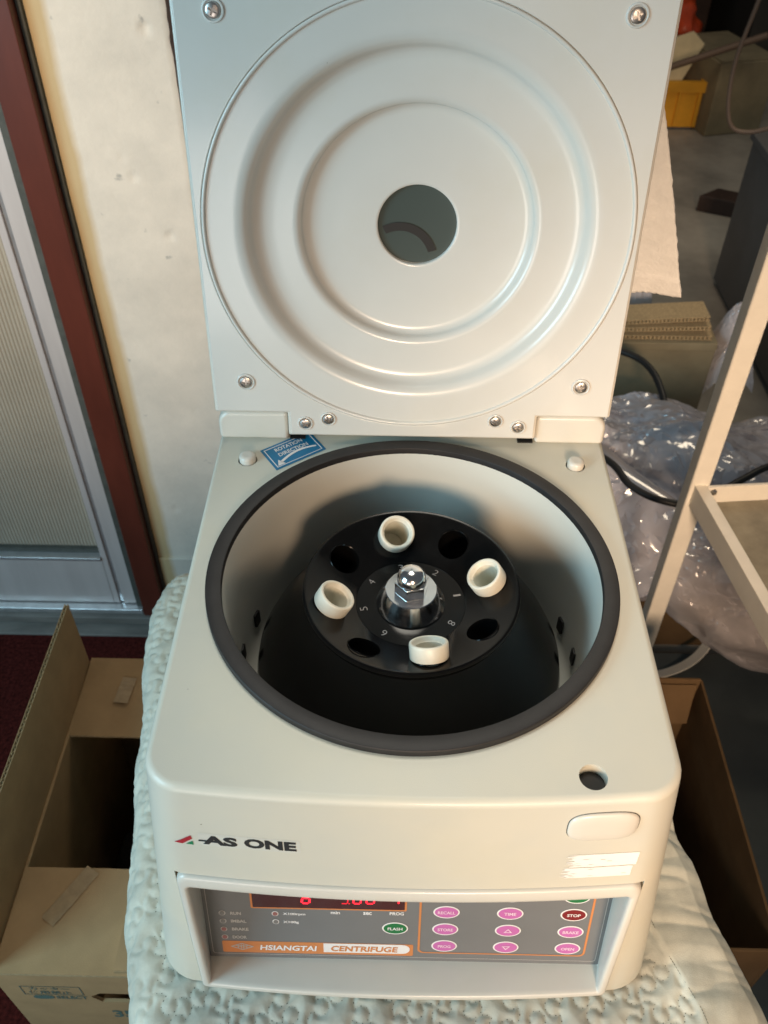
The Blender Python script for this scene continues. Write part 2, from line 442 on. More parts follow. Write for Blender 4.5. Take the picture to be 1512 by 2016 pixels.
# return face and back
for k in range(nz):
    a, b = vv[nx, k], vv[nx, k + 1]
    c = bm.verts.new((WX1, WY + 0.12, b.co.z)); d = bm.verts.new((WX1, WY + 0.12, a.co.z)); bm.faces.new((a, d, c, b))
wall = thing('plaster_wall', 'chipped off-white plaster wall between the red door frame and the open lid', 'wall', (-0.40, WY, 0))
o = obj('plaster_face', bm, 'plaster', wall, recalc=False)
bm = mbox((WX0, WY - 0.004, 0), (WX1, WY + 0.12, 0.1895)); obj('skirting', bm, 'plaster', wall, bevel=0.002)
bm = mbox((WX0 + 0.004, WY + 0.012, 0.19), (WX1 - 0.004, WY + 0.119, 1.44)); obj('wall_core', bm, 'plaster', wall)
# the dark post beside the wall corner
bm = mbox((-0.304, 0.985, 0), (-0.255, 1.08, 1.45)); tag(obj('corner_post', bm, 'redwood', bevel=0.002), 'dark brown post just beyond the plaster wall edge, almost hidden by the lid', 'post')

# red-brown door frame
bm = mbox((-0.5385, 0.925, 0.0), (-0.4935, 1.07, 1.45)); bmx = bm
fr_ = thing('door_frame', 'red-brown painted wooden door frame left of the plaster wall', 'door frame', (-0.515, 0.99, 0))
obj('jamb', bm, 'redwood', fr_, bevel=0.002)
obj('shadow_gap_strip', mbox((-0.4930, 0.944, 0.0), (-0.4862, 1.07, 1.45)), 'gasket', fr_, bevel=0.001)  # dark strip standing in for the shadow gap beside the jamb

# aluminium sliding door with ribbed glass
dr = thing('sliding_door', 'aluminium sliding door with beige ribbed glass on the far left', 'door', (-0.9, 0.96, 0.03))
obj('stile', mbox((-0.583, 0.945, 0.05), (-0.5545, 0.985, 1.45)), 'alu', dr, bevel=0.0015)
obj('stile_groove', mbox((-0.591, 0.950, 0.05), (-0.5835, 0.985, 1.45)), 'alu_edge', dr, bevel=0.001)
obj('stile_bead', mbox((-0.603, 0.946, 0.05), (-0.5915, 0.985, 1.45)), 'alu', dr, bevel=0.001)
obj('edge_gasket', mbox((-0.5540, 0.938, 0.04), (-0.5390, 0.99, 1.45)), 'gasket', dr, bevel=0.001)
obj('bottom_rail', mbox((-1.7, 0.946, 0.05), (-0.6035, 0.985, 0.183)), 'alu', dr, bevel=0.001)
obj('glazing_bead', mbox((-1.7, 0.940, 0.1835), (-0.6035, 0.985, 0.191)), 'alu_edge', dr, bevel=0.001)
obj('glazing_seal', mbox((-1.7, 0.957, 0.1915), (-0.6035, 0.985, 0.203)), 'gasket', dr)
bm = bmesh.new(); N = 1400; prev = None
for i in range(N + 1):
    x = -1.35 + (0.746) * i / N; y = 0.967 - 0.0024 * (0.5 + 0.5 * math.cos(2 * PI * x / 0.0066))
    a, b = bm.verts.new((x, y, 0.203)), bm.verts.new((x, y, 1.45))
    if prev: bm.faces.new((prev[0], a, b, prev[1]))
    prev = (a, b)
obj('ribbed_pane', bm, 'ribglass', dr, angle=80)
obj('pane_back', mbox((-1.35, 0.972, 0.203), (-0.6045, 0.976, 1.45)), 'ribglass', dr)
sl = thing('door_sill', 'weathered grey threshold below the aluminium sliding door', 'threshold', (-0.9, 0.92, 0))
obj('rail_track', mbox((-1.7, 0.928, 0.034), (-0.5405, 0.99, 0.047)), 'alu_edge', sl, bevel=0.002)
obj('upper_step', mbox((-1.7, 0.917, 0.012), (-0.485, 0.985, 0.0335)), 'sill', sl, bevel=0.003)
obj('lower_step', mbox((-1.7, 0.888, 0.0), (-0.37, 0.95, 0.0115)), 'sill', sl, bevel=0.003)

# table under the quilt
tb = thing('table', 'small table hidden under the pale green quilt and centrifuge', 'table', (0.0, 0.17, 0))
obj('table_top', mbox((-0.188, -0.20, 0.70), (0.21, 0.42, 0.7265)), 'darkwood', tb, bevel=0.003)
for sx_, sy_ in ((-1, -1), (1, -1), (-1, 1), (1, 1)):
    obj('leg', mbox((sx_ * 0.10 - 0.018, 0.27 + sy_ * 0.10 - 0.018, 0.0), (sx_ * 0.10 + 0.018, 0.27 + sy_ * 0.10 + 0.018, 0.70)), 'darkwood', tb, bevel=0.002)

# ------------------------------------------------------------------ quilt
CS = 0.032
ang = math.radians(-9)


def qrot(x, y): return (x * math.cos(ang) - y * math.sin(ang), x * math.sin(ang) + y * math.cos(ang))


def jig(a, b, sgn, n=44):
    """one jigsaw edge from a to b with a round tab to one side"""
    out = []; ax, ay = a; bx, by = b; dx, dy = bx - ax, by - ay; L = math.hypot(dx, dy); ux, uy = dx / L, dy / L; nx_, ny_ = -uy * sgn, ux * sgn
    r = 0.0063; h = 0.0055; hw = 0.0038
    loc = []
    for k in range(12):
        t_ = k / 12; s_ = t_ * (L / 2 - hw); loc.append((s_, -0.0022 * math.sin(PI * t_)))
    a0 = math.atan2(-h + 0.001, -hw); a1 = math.atan2(-h + 0.001, hw)
    st = PI + (PI / 2 - 0.62); en = -(PI / 2 - 0.62)
    for k in range(21):
        aa = st + (en - st) * k / 20; loc.append((L / 2 + r * math.cos(aa), h + r * math.sin(aa)))
    for k in range(1, 13):
        t_ = k / 12; s_ = L / 2 + hw + t_ * (L / 2 - hw); loc.append((s_, -0.0022 * math.sin(PI * t_)))
    return [(ax + ux * s + nx_ * t2, ay + uy * s + ny_ * t2) for s, t2 in loc]


rq = random.Random(3)
stitch = []
for i in range(-15, 15):
    for j in range(-11, 19):
        nd = lambda a, b: (a * CS + 0.0035 * noise.noise((a * 3.1, b * 2.7, 1)), b * CS + 0.0035 * noise.noise((a * 2.3, b * 3.3, 9)))
        for e, s_ in (((nd(i, j), nd(i + 1, j)), 1 if i % 2 else -1), ((nd(i, j), nd(i, j + 1)), 1 if j % 2 else -1)):
            stitch.append([qrot(*p_) for p_ in jig(*e, s_)])


def qxr(y): return 0.218 - 0.021 * y / 0.1 * 0 + np.interp(y, [-0.25, -0.055, -0.034, 0.007, 0.044, 0.092, 0.111, 0.2, 0.5], [0.345, 0.292, 0.287, 0.269, 0.257, 0.249, 0.239, 0.235, 0.235]) - 0.218


def qxl(y): return np.interp(y, [-0.25, -0.054, 0.029, 0.183, 0.318, 0.375, 0.43, 0.464, 0.5], [-0.203, -0.207, -0.228, -0.250, -0.274, -0.276, -0.266, -0.25, -0.23])


kd = kdtree.KDTree(sum(len(s) for s in stitch)); idx = 0
for s_ in stitch:
    for p_ in s_: kd.insert((p_[0], p_[1], 0), idx); idx += 1
kd.balance()
bm = bmesh.new(); NU, NV = 540, 520; rows = []
Y0, Y1 = -0.21, 0.44
QT = 0.7315


def qz(x, y, hemd):
    d = kd.find((x, y, 0))[2]
    pk = math.exp(-d / 0.005)
    puff = 0.0032 * (1 - math.exp(-(d / 0.0046) ** 0.9)) + pk * 0.0006 * noise.noise((x * 130, y * 130, 1.3))
    wr = 0.0012 * noise.noise((x * 38, y * 12, 0.4)) + 0.0005 * noise.noise((x * 95, y * 24, 5.0)) + 0.003 * noise.noise((x * 9, y * 9, 2.0))
    if hemd < 1:
        puff = puff * hemd + (1 - hemd) * (0.0025 + 0.0045 * abs(noise.noise((x * 14, y * 62, 3.3))))
    under = 1.0
    return puff, wr


for b in range(NV + 1):
    row = []; yy = Y0 + (Y1 - Y0) * b / NV
    xl, xr = float(qxl(yy)), float(qxr(yy))
    xr += 0.004 * noise.noise((yy * 25, 1.5, 0)); xl += 0.003 * noise.noise((yy * 25, 9.5, 0))
    L = xr - xl; DR = 0.11
    for a in range(NU + 1):
        s_ = -DR + (L + DR + 0.012) * a / NU         # arc length from the left edge
        drop = 0.0; x = xl + s_
        rad = 0.022
        fx = x; nrm = V((0, 0, 1))
        if s_ < rad * 0.6:                            # rolls over the left edge and hangs
            q_ = rad * 0.6 - s_
            th = min(q_ / rad, PI / 2 - 0.12)
            ex = max(0, q_ - (PI / 2 - 0.12) * rad)
            fx = xl + rad * 0.6 - rad * math.sin(th) - ex * 0.12 ; drop = rad * (1 - math.cos(th)) + ex
            nrm = V((-math.sin(th), 0, math.cos(th)))
        hem = sstep(0.052, 0.058, xr - x + 0.02 * 0) if yy < 0.2 else 1
        pf, wr = qz(x, yy, hem)
        # right edge curls down past the table
        over = max(0, x - 0.222)
        drop += over * over * 4.5
        if x > xr - 0.003: drop += (x - xr + 0.003) * 0.55
        flat = 1.0
        if -0.165 < x < 0.165 and 0.005 < yy: flat = 0.35
        back = max(0, yy - 0.40); drop += back * back * 14
        P = V((fx, yy, QT - drop)) + nrm * ((pf + wr) * flat + (0.0 if flat == 1 else -0.001))
        if s_ < 0: P.x += 0.006 * noise.noise((yy * 14, s_ * 8, 2)) * min(1, -s_ / 0.03)
        row.append(bm.verts.new(P))
    rows.append(row)
for r0, r1 in zip(rows[:-1], rows[1:]):
    for a in range(NU): bm.faces.new((r0[a], r0[a + 1], r1[a + 1], r1[a]))
qo = thing('quilt', 'pale green quilted cotton pad with jigsaw stitching under the centrifuge', 'quilt', (0, 0.1, 0.70))
qm = obj('quilted_cover', bm, 'quilt', qo, angle=180, recalc=False)
md = qm.modifiers.new('solid', 'SOLIDIFY'); md.thickness = 0.004; md.offset = -1
# stitches: short dashes of thread
bm = bmesh.new(); cnt = 0


def qpoint(x, y):
    pf, wr = qz(x, y, 1); return QT + pf + wr + 0.0004


for s_ in stitch:
    acc = 0
    for p0, p1 in zip(s_[:-1], s_[1:]):
        acc += math.hypot(p1[0] - p0[0], p1[1] - p0[1])
        if acc < 0.0036: continue
        acc = 0
        x, y = p0
        if not (-0.205 < y < 0.42): continue
        if -0.168 < x < 0.168 and y > -0.02: continue
        if x < float(qxl(y)) + 0.016 or x > float(qxr(y)) - 0.055: continue
        d = V((p1[0] - p0[0], p1[1] - p0[1], 0)).normalized(); n_ = V((-d.y, d.x, 0)); c = V((x, y, qpoint(x, y)))
        a_ = d * 0.0013; b_ = n_ * 0.00042
        vs = [bm.verts.new(c - a_ - b_ - V((0, 0, 0.0006))), bm.verts.new(c - a_ + b_ - V((0, 0, 0.0006))), bm.verts.new(c + b_ + V((0, 0, 0.0003))), bm.verts.new(c - b_ + V((0, 0, 0.0003))), bm.verts.new(c + a_ + b_ - V((0, 0, 0.0006))), bm.verts.new(c + a_ - b_ - V((0, 0, 0.0006)))]
        bm.faces.new((vs[0], vs[3], vs[2], vs[1])); bm.faces.new((vs[3], vs[5], vs[4], vs[2]))
so = obj('stitching', bm, 'thread', qo, recalc=False); so['kind'] = 'stuff'
# hem seam thread
bm = bmesh.new()
for b in range(0, 180):
    y = -0.2 + 0.4 * b / 180
    if y > 0.16: break
    x = float(qxr(y)) - 0.052; x2 = float(qxr(y + 0.0016)) - 0.052
    z = QT + 0.0034 + 0.003 * noise.noise((x * 9, y * 9, 2.0)) + 0.0012 * noise.noise((x * 38, y * 12, 0.4))
    tube(bm, [(x, y, z), (x2, y + 0.0015, z)], 0.0003, 5)
obj('hem_seam', bm, 'thread', qo, recalc=False)['kind'] = 'stuff'

# ================================================================== CENTRIFUGE
CF = thing('centrifuge', 'cream benchtop centrifuge with its lid open, standing on the quilt', 'centrifuge', (0, 0.18, 0.736))
ZD = 1.0          # deck height
HB = 0.264
RC = V((0, 0.1797, ZD))        # bowl axis at deck height
RR = RC - V((0, 0, 0.004))      # the rotor sits a little lower


def bow(x):
    ax_ = abs(x)
    if ax_ <= 0.142: return -0.0068 * (1 - (x / 0.142) ** 2)
    return 0.028 - math.sqrt(max(0, 0.028 ** 2 - (ax_ - 0.142) ** 2))


def flare(z): return 1 + 0.56 * max(0, ZD - 0.006 - z)     # the body widens towards its foot


def front(x, z): return bow(x / flare(z)) + 0.09 * (z - ZD)     # y of the front face


# ---- body shell
ol = []
ol.append((-0.17, 0.42))
rc_ = 0.028
for k in range(9):
    a = PI + PI / 2 * k / 8; ol.append((-0.142 + rc_ * math.cos(a), rc_ + rc_ * math.sin(a)))
for k in range(1, 32):
    x = -0.142 + 0.284 * k / 32; ol.append((x, bow(x)))
for k in range(9):
    a = 1.5 * PI + PI / 2 * k / 8; ol.append((0.142 + rc_ * math.cos(a), rc_ + rc_ * math.sin(a)))
ol.append((0.17, 0.42))
n_ = len(ol)
nor = []
for i in range(n_):
    a = V((*ol[i - 1], 0)); b = V((*ol[(i + 1) % n_], 0)); d = (b - a).normalized(); nor.append(V((d.y, -d.x, 0)))
layers = []
fil = 0.0055
for k in range(7):
    a = PI / 2 * k / 6; layers.append((ZD - fil * (1 - math.sin(a)), fil * (1 - math.cos(a))))
layers = layers[::-1]                 # from rim of the fillet (z lowest) ...
layers = sorted(layers, key=lambda q: -q[0])
for z in (0.96, 0.93, 0.905, 0.88, 0.84, 0.80, 0.76, 0.742): layers.append((z, 0))
layers.append((ZD - HB, 0.0015))
bm = bmesh.new(); rings = []
layers = [(z, (fil - math.sqrt(max(0, fil ** 2 - (fil - (ZD - z)) ** 2))) if ZD - z < fil else ins) for z, ins in layers]
for z, ins in layers:
    ring = []
    for (x, y), nn in zip(ol, nor):
        fw = 1 - sstep(0.03, 0.25, y)
        ring.append(bm.verts.new(((x - nn.x * ins) * flare(z), y - nn.y * ins + 0.09 * (z - ZD) * (1 if y < 0.03 else 0), z)))
    rings.append(ring)
for A, B in zip(rings[:-1], rings[1:]):
    for i in range(n_): bm.faces.new((A[i], B[i], B[(i + 1) % n_], A[(i + 1) % n_]))
bm.faces.new(rings[0]); bm.faces.new(rings[-1][::-1])
cut = [cyl((0, RC.y, ZD - 0.150), (0, RC.y, ZD + 0.05), 0.1436, 96),
       cyl((0.1120, 0.0138, ZD - 0.05), (0.1120, 0.0138, ZD + 0.05), 0.0089, 40),
       mbox((-0.1603, -0.2, ZD - 0.4), (0.1603, 0.09, ZD - 0.0985)),
       cyl((-0.1413, 0.3100, ZD - 0.03), (-0.1413, 0.3100, ZD + 0.03), 0.0083, 32),
       cyl((0.1413, 0.3100, ZD - 0.03), (0.1413, 0.3100, ZD + 0.03), 0.0083, 32)]
me = boolean(bm, cut, 'body')
body = obj('body', me, 'deck', CF, angle=28, wn=True)
# the small round key hole is lined dark
obj('hole_floor', cyl((0.1120, 0.0138, ZD - 0.052), (0.1120, 0.0138, ZD - 0.0085), 0.0087, 32), 'dark', CF)

# ---- bezel with recess walls
PA = 0.22
PF = Fr((0, -0.0055, ZD - 0.257), (1, 0, 0), (0, math.sin(PA), math.cos(PA)))     # control panel frame


def loop(x0, z0, x1, z1, rt, rb, per=30):
    pts = []
    def arc(cx, cz, r, a0, n=8):
        for k in range(n + 1):
            a = a0 + PI / 2 * k / n; pts.append((cx + r * math.cos(a), cz + r * math.sin(a)))
    def seg(ax, az, bx, bz, n):
        for k in range(1, n): pts.append((ax + (bx - ax) * k / n, az + (bz - az) * k / n))
    arc(x1 - rt, z1 - rt, rt, 0); seg(x1 - rt, z1, x0 + rt, z1, per)
    arc(x0 + rt, z1 - rt, rt, PI / 2); seg(x0, z1 - rt, x0, z0 + rb, 10)
    arc(x0 + rb, z0 + rb, rb, PI); seg(x0 + rb, z0, x1 - rb, z0, per)
    arc(x1 - rb, z0 + rb, rb, 1.5 * PI); seg(x1, z0 + rb, x1, z1 - rt, 10)
    return pts


Lo = loop(-0.1596, ZD - 0.2635, 0.1596, ZD - 0.0992, 0.008, 0.004)
Li = loop(-0.1525, ZD - 0.2565, 0.1525, ZD - 0.1138, 0.004, 0.0012)
Lb = loop(-0.1570, -0.0005, 0.1570, 0.128, 0.003, 0.001)         # at the panel (u, v)
prof = [(0.0, 0.010), (0.0, 0.001), (0.02, -0.0008), (0.07, -0.0020), (0.15, -0.0027), (0.35, -0.0030), (0.65, -0.0030), (0.82, -0.0026), (0.93, -0.0012), (1.0, 0.0012)]
bm = bmesh.new(); rings = []
for t_, h in prof:
    rings.append([bm.verts.new((a[0] + (b[0] - a[0]) * t_, front(a[0] + (b[0] - a[0]) * t_, a[1] + (b[1] - a[1]) * t_) + h, a[1] + (b[1] - a[1]) * t_)) for a, b in zip(Lo, Li)])
rings.append([bm.verts.new(PF.p(b[0] * 0.995, b[1], 0.002).lerp(V((a[0], front(*a) + 0.002, a[1])), 0.0)) for a, b in zip(Li, Lb)])
rings.append([bm.verts.new(PF.p(b[0] * 0.994, b[1] + 0.0005, -0.003)) for b in Lb])
for A, B in zip(rings[:-1], rings[1:]):
    for i in range(len(A)): bm.faces.new((A[i], A[(i + 1) % len(A)], B[(i + 1) % len(A)], B[i]))
obj('bezel', bm, 'cream', CF, angle=50)

# ---- control panel
bm = bmesh.new(); prism(bm, PF, rrect(-0.1585, -0.003, 0.1585, 0.13, 0.002), -0.003, 0)
cp = obj('control_panel', bm, 'panel', CF)
pf = lambda h: (lambda u, v: PF.p(u * 0.001, v * 0.001, h))


def frame_line(name, poly_o, poly_i, mat, h):
    b = bmesh.new(); A = [b.verts.new(PF.p(x / 1000, y / 1000, h)) for x, y in poly_o]; B = [b.verts.new(PF.p(x / 1000, y / 1000, h)) for x, y in poly_i]
    for i in range(len(A)): b.faces.new((A[i], A[(i + 1) % len(A)], B[(i + 1) % len(A)], B[i]))
    return obj(name, b, mat, cp, recalc=False)


def flat(name, poly, mat, h, parent=None):
    b = bmesh.new(); prism(b, PF, [(x / 1000, y / 1000) for x, y in poly], h - 0.00015, h)
    return obj(name, b, mat, parent or cp)


frame_line('white_outline', rrect(-153.4, 3.9, 153.4, 124, 3), rrect(-152.9, 4.4, 152.9, 123.5, 2.6), 'print_grey', 0.0002)
frame_line('orange_outline', rrect(10.6, 10.3, 143.9, 122, 5), rrect(12.3, 11.6, 142.2, 121, 4), 'orange', 0.0002)
flat('brand_bar', rrect(-145, 6.0, 7.2, 20.8, 1.6), 'orange', 0.0002)
flat('name_pill', [(-64.2, 8.8), *[(-1.5 + 6.0 * math.cos(a), 14.6 + 5.8 * math.sin(a)) for a in [(-PI / 2 + PI * k / 14) for k in range(15)]], (-64.2, 20.3 - 0.0)], 'print_white', 0.0004)
text('brand_lettering', 'HSIANGTAI', 'print_white', cp, pf(0.0004), -115.2, -69.5, 9.8, 16.6, bold=0.028, shear=0.12)
text('name_lettering', 'CENTRIFUGE', 'orange', cp, pf(0.0006), -58.3, -4.9, 10.6, 17.6, bold=0.028, shear=0.12)
# diamond emblem
dm = [(-138.7, 14), (-129.2, 18.6), (-119.7, 14), (-129.2, 9.4)]; di = [(-136.6, 14), (-129.2, 17.7), (-121.8, 14), (-129.2, 10.3)]
frame_line('diamond_emblem', dm, di, 'print_grey', 0.0004)
b = bmesh.new()
for (x0, y0, x1, y1) in ((-134.2, 14.9, -124.4, 15.5), (-132.9, 11.6, -132.2, 15.2), (-130.2, 11.0, -129.5, 16.6), (-128.6, 11.0, -127.9, 16.6), (-126.0, 11.6, -125.3, 15.2), (-133.0, 13.2, -130, 13.8), (-128.3, 13.2, -125.3, 13.8)):
    prism(b, PF, [(x0 / 1000, y0 / 1000), (x1 / 1000, y0 / 1000), (x1 / 1000, y1 / 1000), (x0 / 1000, y1 / 1000)], 0.00025, 0.0004)
obj('emblem_mark', b, 'print_grey', cp)
# display
flat('display_border', rrect(-119.2, 63.2, 1.0, 92, 1.5), 'orange', 0.0002)
flat('display_window', rrect(-117.6, 64.9, -0.6, 90.5, 0.8), 'display', 0.0004)
SEG = {'a': ((0, 1), (1, 1)), 'b': ((1, 1), (1, .5)), 'c': ((1, .5), (1, 0)), 'd': ((0, 0), (1, 0)), 'e': ((0, .5), (0, 0)), 'f': ((0, 1), (0, .5)), 'g': ((0, .5), (1, .5))}


def digit(segs, x0, x1, y0, hh, mat, wd, slant=0.10, dot=False):
    b = bmesh.new()
    for s_ in segs:
        (ax, ay), (bx, by) = SEG[s_]
        pa = V((x0 + ax * (x1 - x0) + ay * hh * slant, y0 + ay * hh)); pb = V((x0 + bx * (x1 - x0) + by * hh * slant, y0 + by * hh))
        d = (pb - pa).normalized(); nn = V((-d.y, d.x)); g = wd * 0.55
        pa = pa + d * g * 0.6; pb = pb - d * g * 0.6
        poly = [pa, pa + d * g * 0.6 - nn * wd / 2, pb - d * g * 0.6 - nn * wd / 2, pb, pb - d * g * 0.6 + nn * wd / 2, pa + d * g * 0.6 + nn * wd / 2]
        prism(b, PF, [(q.x / 1000, q.y / 1000) for q in poly], 0.0004, 0.0006)
    if dot: prism(b, PF, [(q[0] / 1000, q[1] / 1000) for q in ell(x1 + 1.4, y0, 0.6, 0.6, 10)], 0.0004, 0.0006)
    obj('display_digit', b, mat, cp)


digit('acdefg', -79.6, -73.8, 71.0, 12.5, 'digit', 1.7)
digit('acdfg', -49.4, -44.6, 71.6, 12.5, 'digit_dim', 1.0, dot=True)
digit('abcdef', -40.2, -34.6, 71.9, 12.5, 'digit', 1.25)
digit('abcdef', -30.2, -24.4, 72.2, 12.5, 'digit', 1.25)
digit('bc', -10.5, -5.6, 72.4, 12.5, 'digit', 1.2)
# lamps
for (u, v, mt, rim) in ((-142, 56.4, 'led_clear', 'print_grey'), (-142, 46.4, 'led_clear', 'print_grey'), (-142.1, 36.3, 'led_off', 'print_grey'), (-142.2, 26.1, 'led_off', 'print_grey'), (-100.8, 57, 'led_off', 'print_white'), (-100.7, 46.9, 'led_clear', 'print_white')):
    b = bmesh.new(); prism(b, PF, [(x / 1000, y / 1000) for x, y in ell(u, v, 2.6, 2.9, 24)], 0.0001, 0.0003, 0)
    prism(b, PF, [(x / 1000, y / 1000) for x, y in ell(u, v, 1.95, 2.2, 24)], 0.0003, 0.0006, 1)
    obj('indicator_lamp', b, [rim, mt], cp)
for s_, u0, u1, v, mt in (('RUN', -135.6, -127.4, 56.4, 'print_grey'), ('IMBAL', -135.8, -123.8, 46.7, 'print_grey'), ('BRAKE', -135.8, -122.7, 36.5, 'print_grey'), ('DOOR', -136, -124.8, 26.1, 'print_grey'), ('X100rpm', -94.8, -77.3, 56.8, 'print_white'), ('X100g', -95, -82.7, 46.5, 'print_white'), ('min', -57.6, -50.4, 60, 'print_white'), ('sec', -32.5, -25.9, 59.8, 'print_white'), ('PROG', -12.1, -1.1, 60.2, 'print_white')):
    text('panel_lettering', s_, mt, cp, pf(0.0003), u0, u1, v - 1.9, v + 1.9, bold=0.03)


def button(u, v, mt, s_=None, txt='pinkpale', tri=0, w_=None):
    b = bmesh.new()
    P_ = lambda rx, ry: [(x / 1000, y / 1000) for x, y in ell(u, v, rx, ry, 40)]
    prism(b, PF, P_(10.2, 7.5), 0.0001, 0.0003, 0); prism(b, PF, P_(9.0, 6.3), 0.0003, 0.00055, 1)
    obj('button', b, ['print_white', mt], cp, bevel=0.0001, seg=2)
    if s_:
        hw = w_ or (1.7 * len(s_)); text('button_lettering', s_, txt, cp, pf(0.0008), u - hw, u + hw, v - 1.75, v + 1.75, bold=0.022)
    if tri:
        A = [(u - 3.4, v - tri * 2.0), (u + 3.4, v - tri * 2.0), (u, v + tri * 2.8)]; B = [(u - 1.9, v - tri * 1.25), (u + 1.9, v - tri * 1.25), (u, v + tri * 1.35)]
        bb = bmesh.new(); a_ = [bb.verts.new(PF.p(x / 1000, y / 1000, 0.0008)) for x, y in A]; b_ = [bb.verts.new(PF.p(x / 1000, y / 1000, 0.0008)) for x, y in B]
        for i in range(3): bb.faces.new((a_[i], a_[(i + 1) % 3], b_[(i + 1) % 3], b_[i]))
        obj('arrow_mark', bb, txt, cp, recalc=False)


button(31.6, 63.4, 'pink', 'RECALL', w_=6.7); button(31.6, 42, 'pink', 'STORE', w_=6); button(31.7, 20.4, 'pink', 'PROG', w_=5.0)
button(80.5, 63.4, 'pink', 'TIME', w_=4.6); button(80.5, 42, 'pink', tri=1); button(80.5, 20.4, 'pink', tri=-1)
button(129.3, 63.4, 'red', 'STOP', 'print_white', w_=5.2); button(129.3, 42, 'pink', 'BRAKE', w_=6.2); button(129.4, 20.5, 'pink', 'OPEN', w_=5.2)
button(31.6, 84.9, 'pink'); button(80.5, 84.9, 'pink'); button(129.3, 84.9, 'green')
button(-7.6, 41.7, 'green', 'FLASH', 'print_white', w_=5.8)

# ---- front marks: maker's logo, torn label, door button


def fp(h): return lambda u, v: V((u / 1000, front(u / 1000, ZD + v / 1000) - h, ZD + v / 1000))


def fpoly(name, poly, mat, h, parent=CF):
    b = bmesh.new(); b.faces.new([b.verts.new((u, v, 0)) for u, v in poly])
    lo = min(q[0] for q in poly); hi = max(q[0] for q in poly); k = lo + 1.5
    while k < hi:
        bmesh.ops.bisect_plane(b, geom=b.verts[:] + b.edges[:] + b.faces[:], plane_co=(k, 0, 0), plane_no=(1, 0, 0)); k += 1.5
    f_ = fp(h)
    for v in b.verts: v.co = f_(v.co.x, v.co.y)
    return obj(name, b, mat, parent)


fpoly('logo_sticker', rrect(-137.5, -60.4, -70.8, -46.0, 2), 'label_clear', 0.00012)
fpoly('logo_red_stripe', [(-154.6, -60.0), (-142.4, -50.0), (-142.0, -54.0), (-148.8, -60.3)], 'logo_red', 0.0003)
fpoly('logo_green_corner', [(-146.8, -60.4), (-141.9, -56.2), (-141.6, -60.8)], 'logo_green', 0.0003)
text('maker_lettering', 'AS', 'ink', CF, fp(0.0003), -135.0, -112.0, -58.6, -48.2, bold=0.05)
text('maker_lettering', 'ONE', 'ink', CF, fp(0.0003), -107.6, -73.6, -58.2, -47.5, bold=0.05)
fpoly('logo_dash', [(-138.2, -55.6), (-137.2, -53.8), (-131.0, -53.8), (-132, -55.6)], 'ink', 0.00035)
rl = random.Random(5)
b = bmesh.new(); f_ = fp(0.0003)
for (z0, z1, xl0, xr0) in ((-73.6, -59.0, 101.5, 149.4), (-86.8, -74.6, 100.0, 147.6)):
    rowsn = 26; prevr = None
    for k in range(rowsn + 1):
        v = z0 + (z1 - z0) * k / rowsn
        jag = 6.0 * abs(noise.noise((v * 0.8, z0, 1))) ** 0.8 * 2 + rl.random() * 0.9 - 1.5
        jr = 0.5 * noise.noise((v * 0.8, 3, z1)); jz = 0.5 * noise.noise((v, 2, 2)) if k in (0, rowsn) else 0
        xs = [xl0 + jag + (xr0 + jr - xl0 - jag) * i / 14 for i in range(15)]
        row = [b.verts.new(f_(x, v + (0.35 * noise.noise((x * 0.7, v, 4)) if k in (0, rowsn) else 0))) for x in xs]
        if prevr:
            for i in range(14):
                if rl.random() < (0.06 if i < 2 else 0.012) and k > 2: continue
                b.faces.new((prevr[i], prevr[i + 1], row[i + 1], row[i]))
        prevr = row
obj('torn_label', b, 'label_white', CF, recalc=False)


def sell(cx, cy, a, b_, e, n=56):
    out = []
    for k in range(n):
        t_ = 2 * PI * k / n; c, s_ = math.cos(t_), math.sin(t_)
        out.append((cx + a * math.copysign(abs(c) ** (2 / e), c), cy + b_ * math.copysign(abs(s_) ** (2 / e), s_)))
    return out


bc = (119.8, -26.2)
fpoly('button_gap', sell(*bc, 22.9, 14.6, 3.2), 'dark', 0.0002)
b = bmesh.new(); rings = []
for sc_, h in ((1.0, 0.0), (1.0, 0.0006), (0.985, 0.0013), (0.95, 0.0019), (0.85, 0.0026), (0.6, 0.0033), (0.3, 0.0036)):
    rings.append([b.verts.new(fp(h)(bc[0] + (x - bc[0]) * sc_, bc[1] + (y - bc[1]) * sc_)) for x, y in sell(*bc, 22.4, 14.1, 3.2)])
for A, B in zip(rings[:-1], rings[1:]):
    for i in range(len(A)): b.faces.new((A[i], A[(i + 1) % len(A)], B[(i + 1) % len(A)], B[i]))
b.faces.new(rings[-1])
obj('lid_release_button', b, 'cream', CF, angle=60)

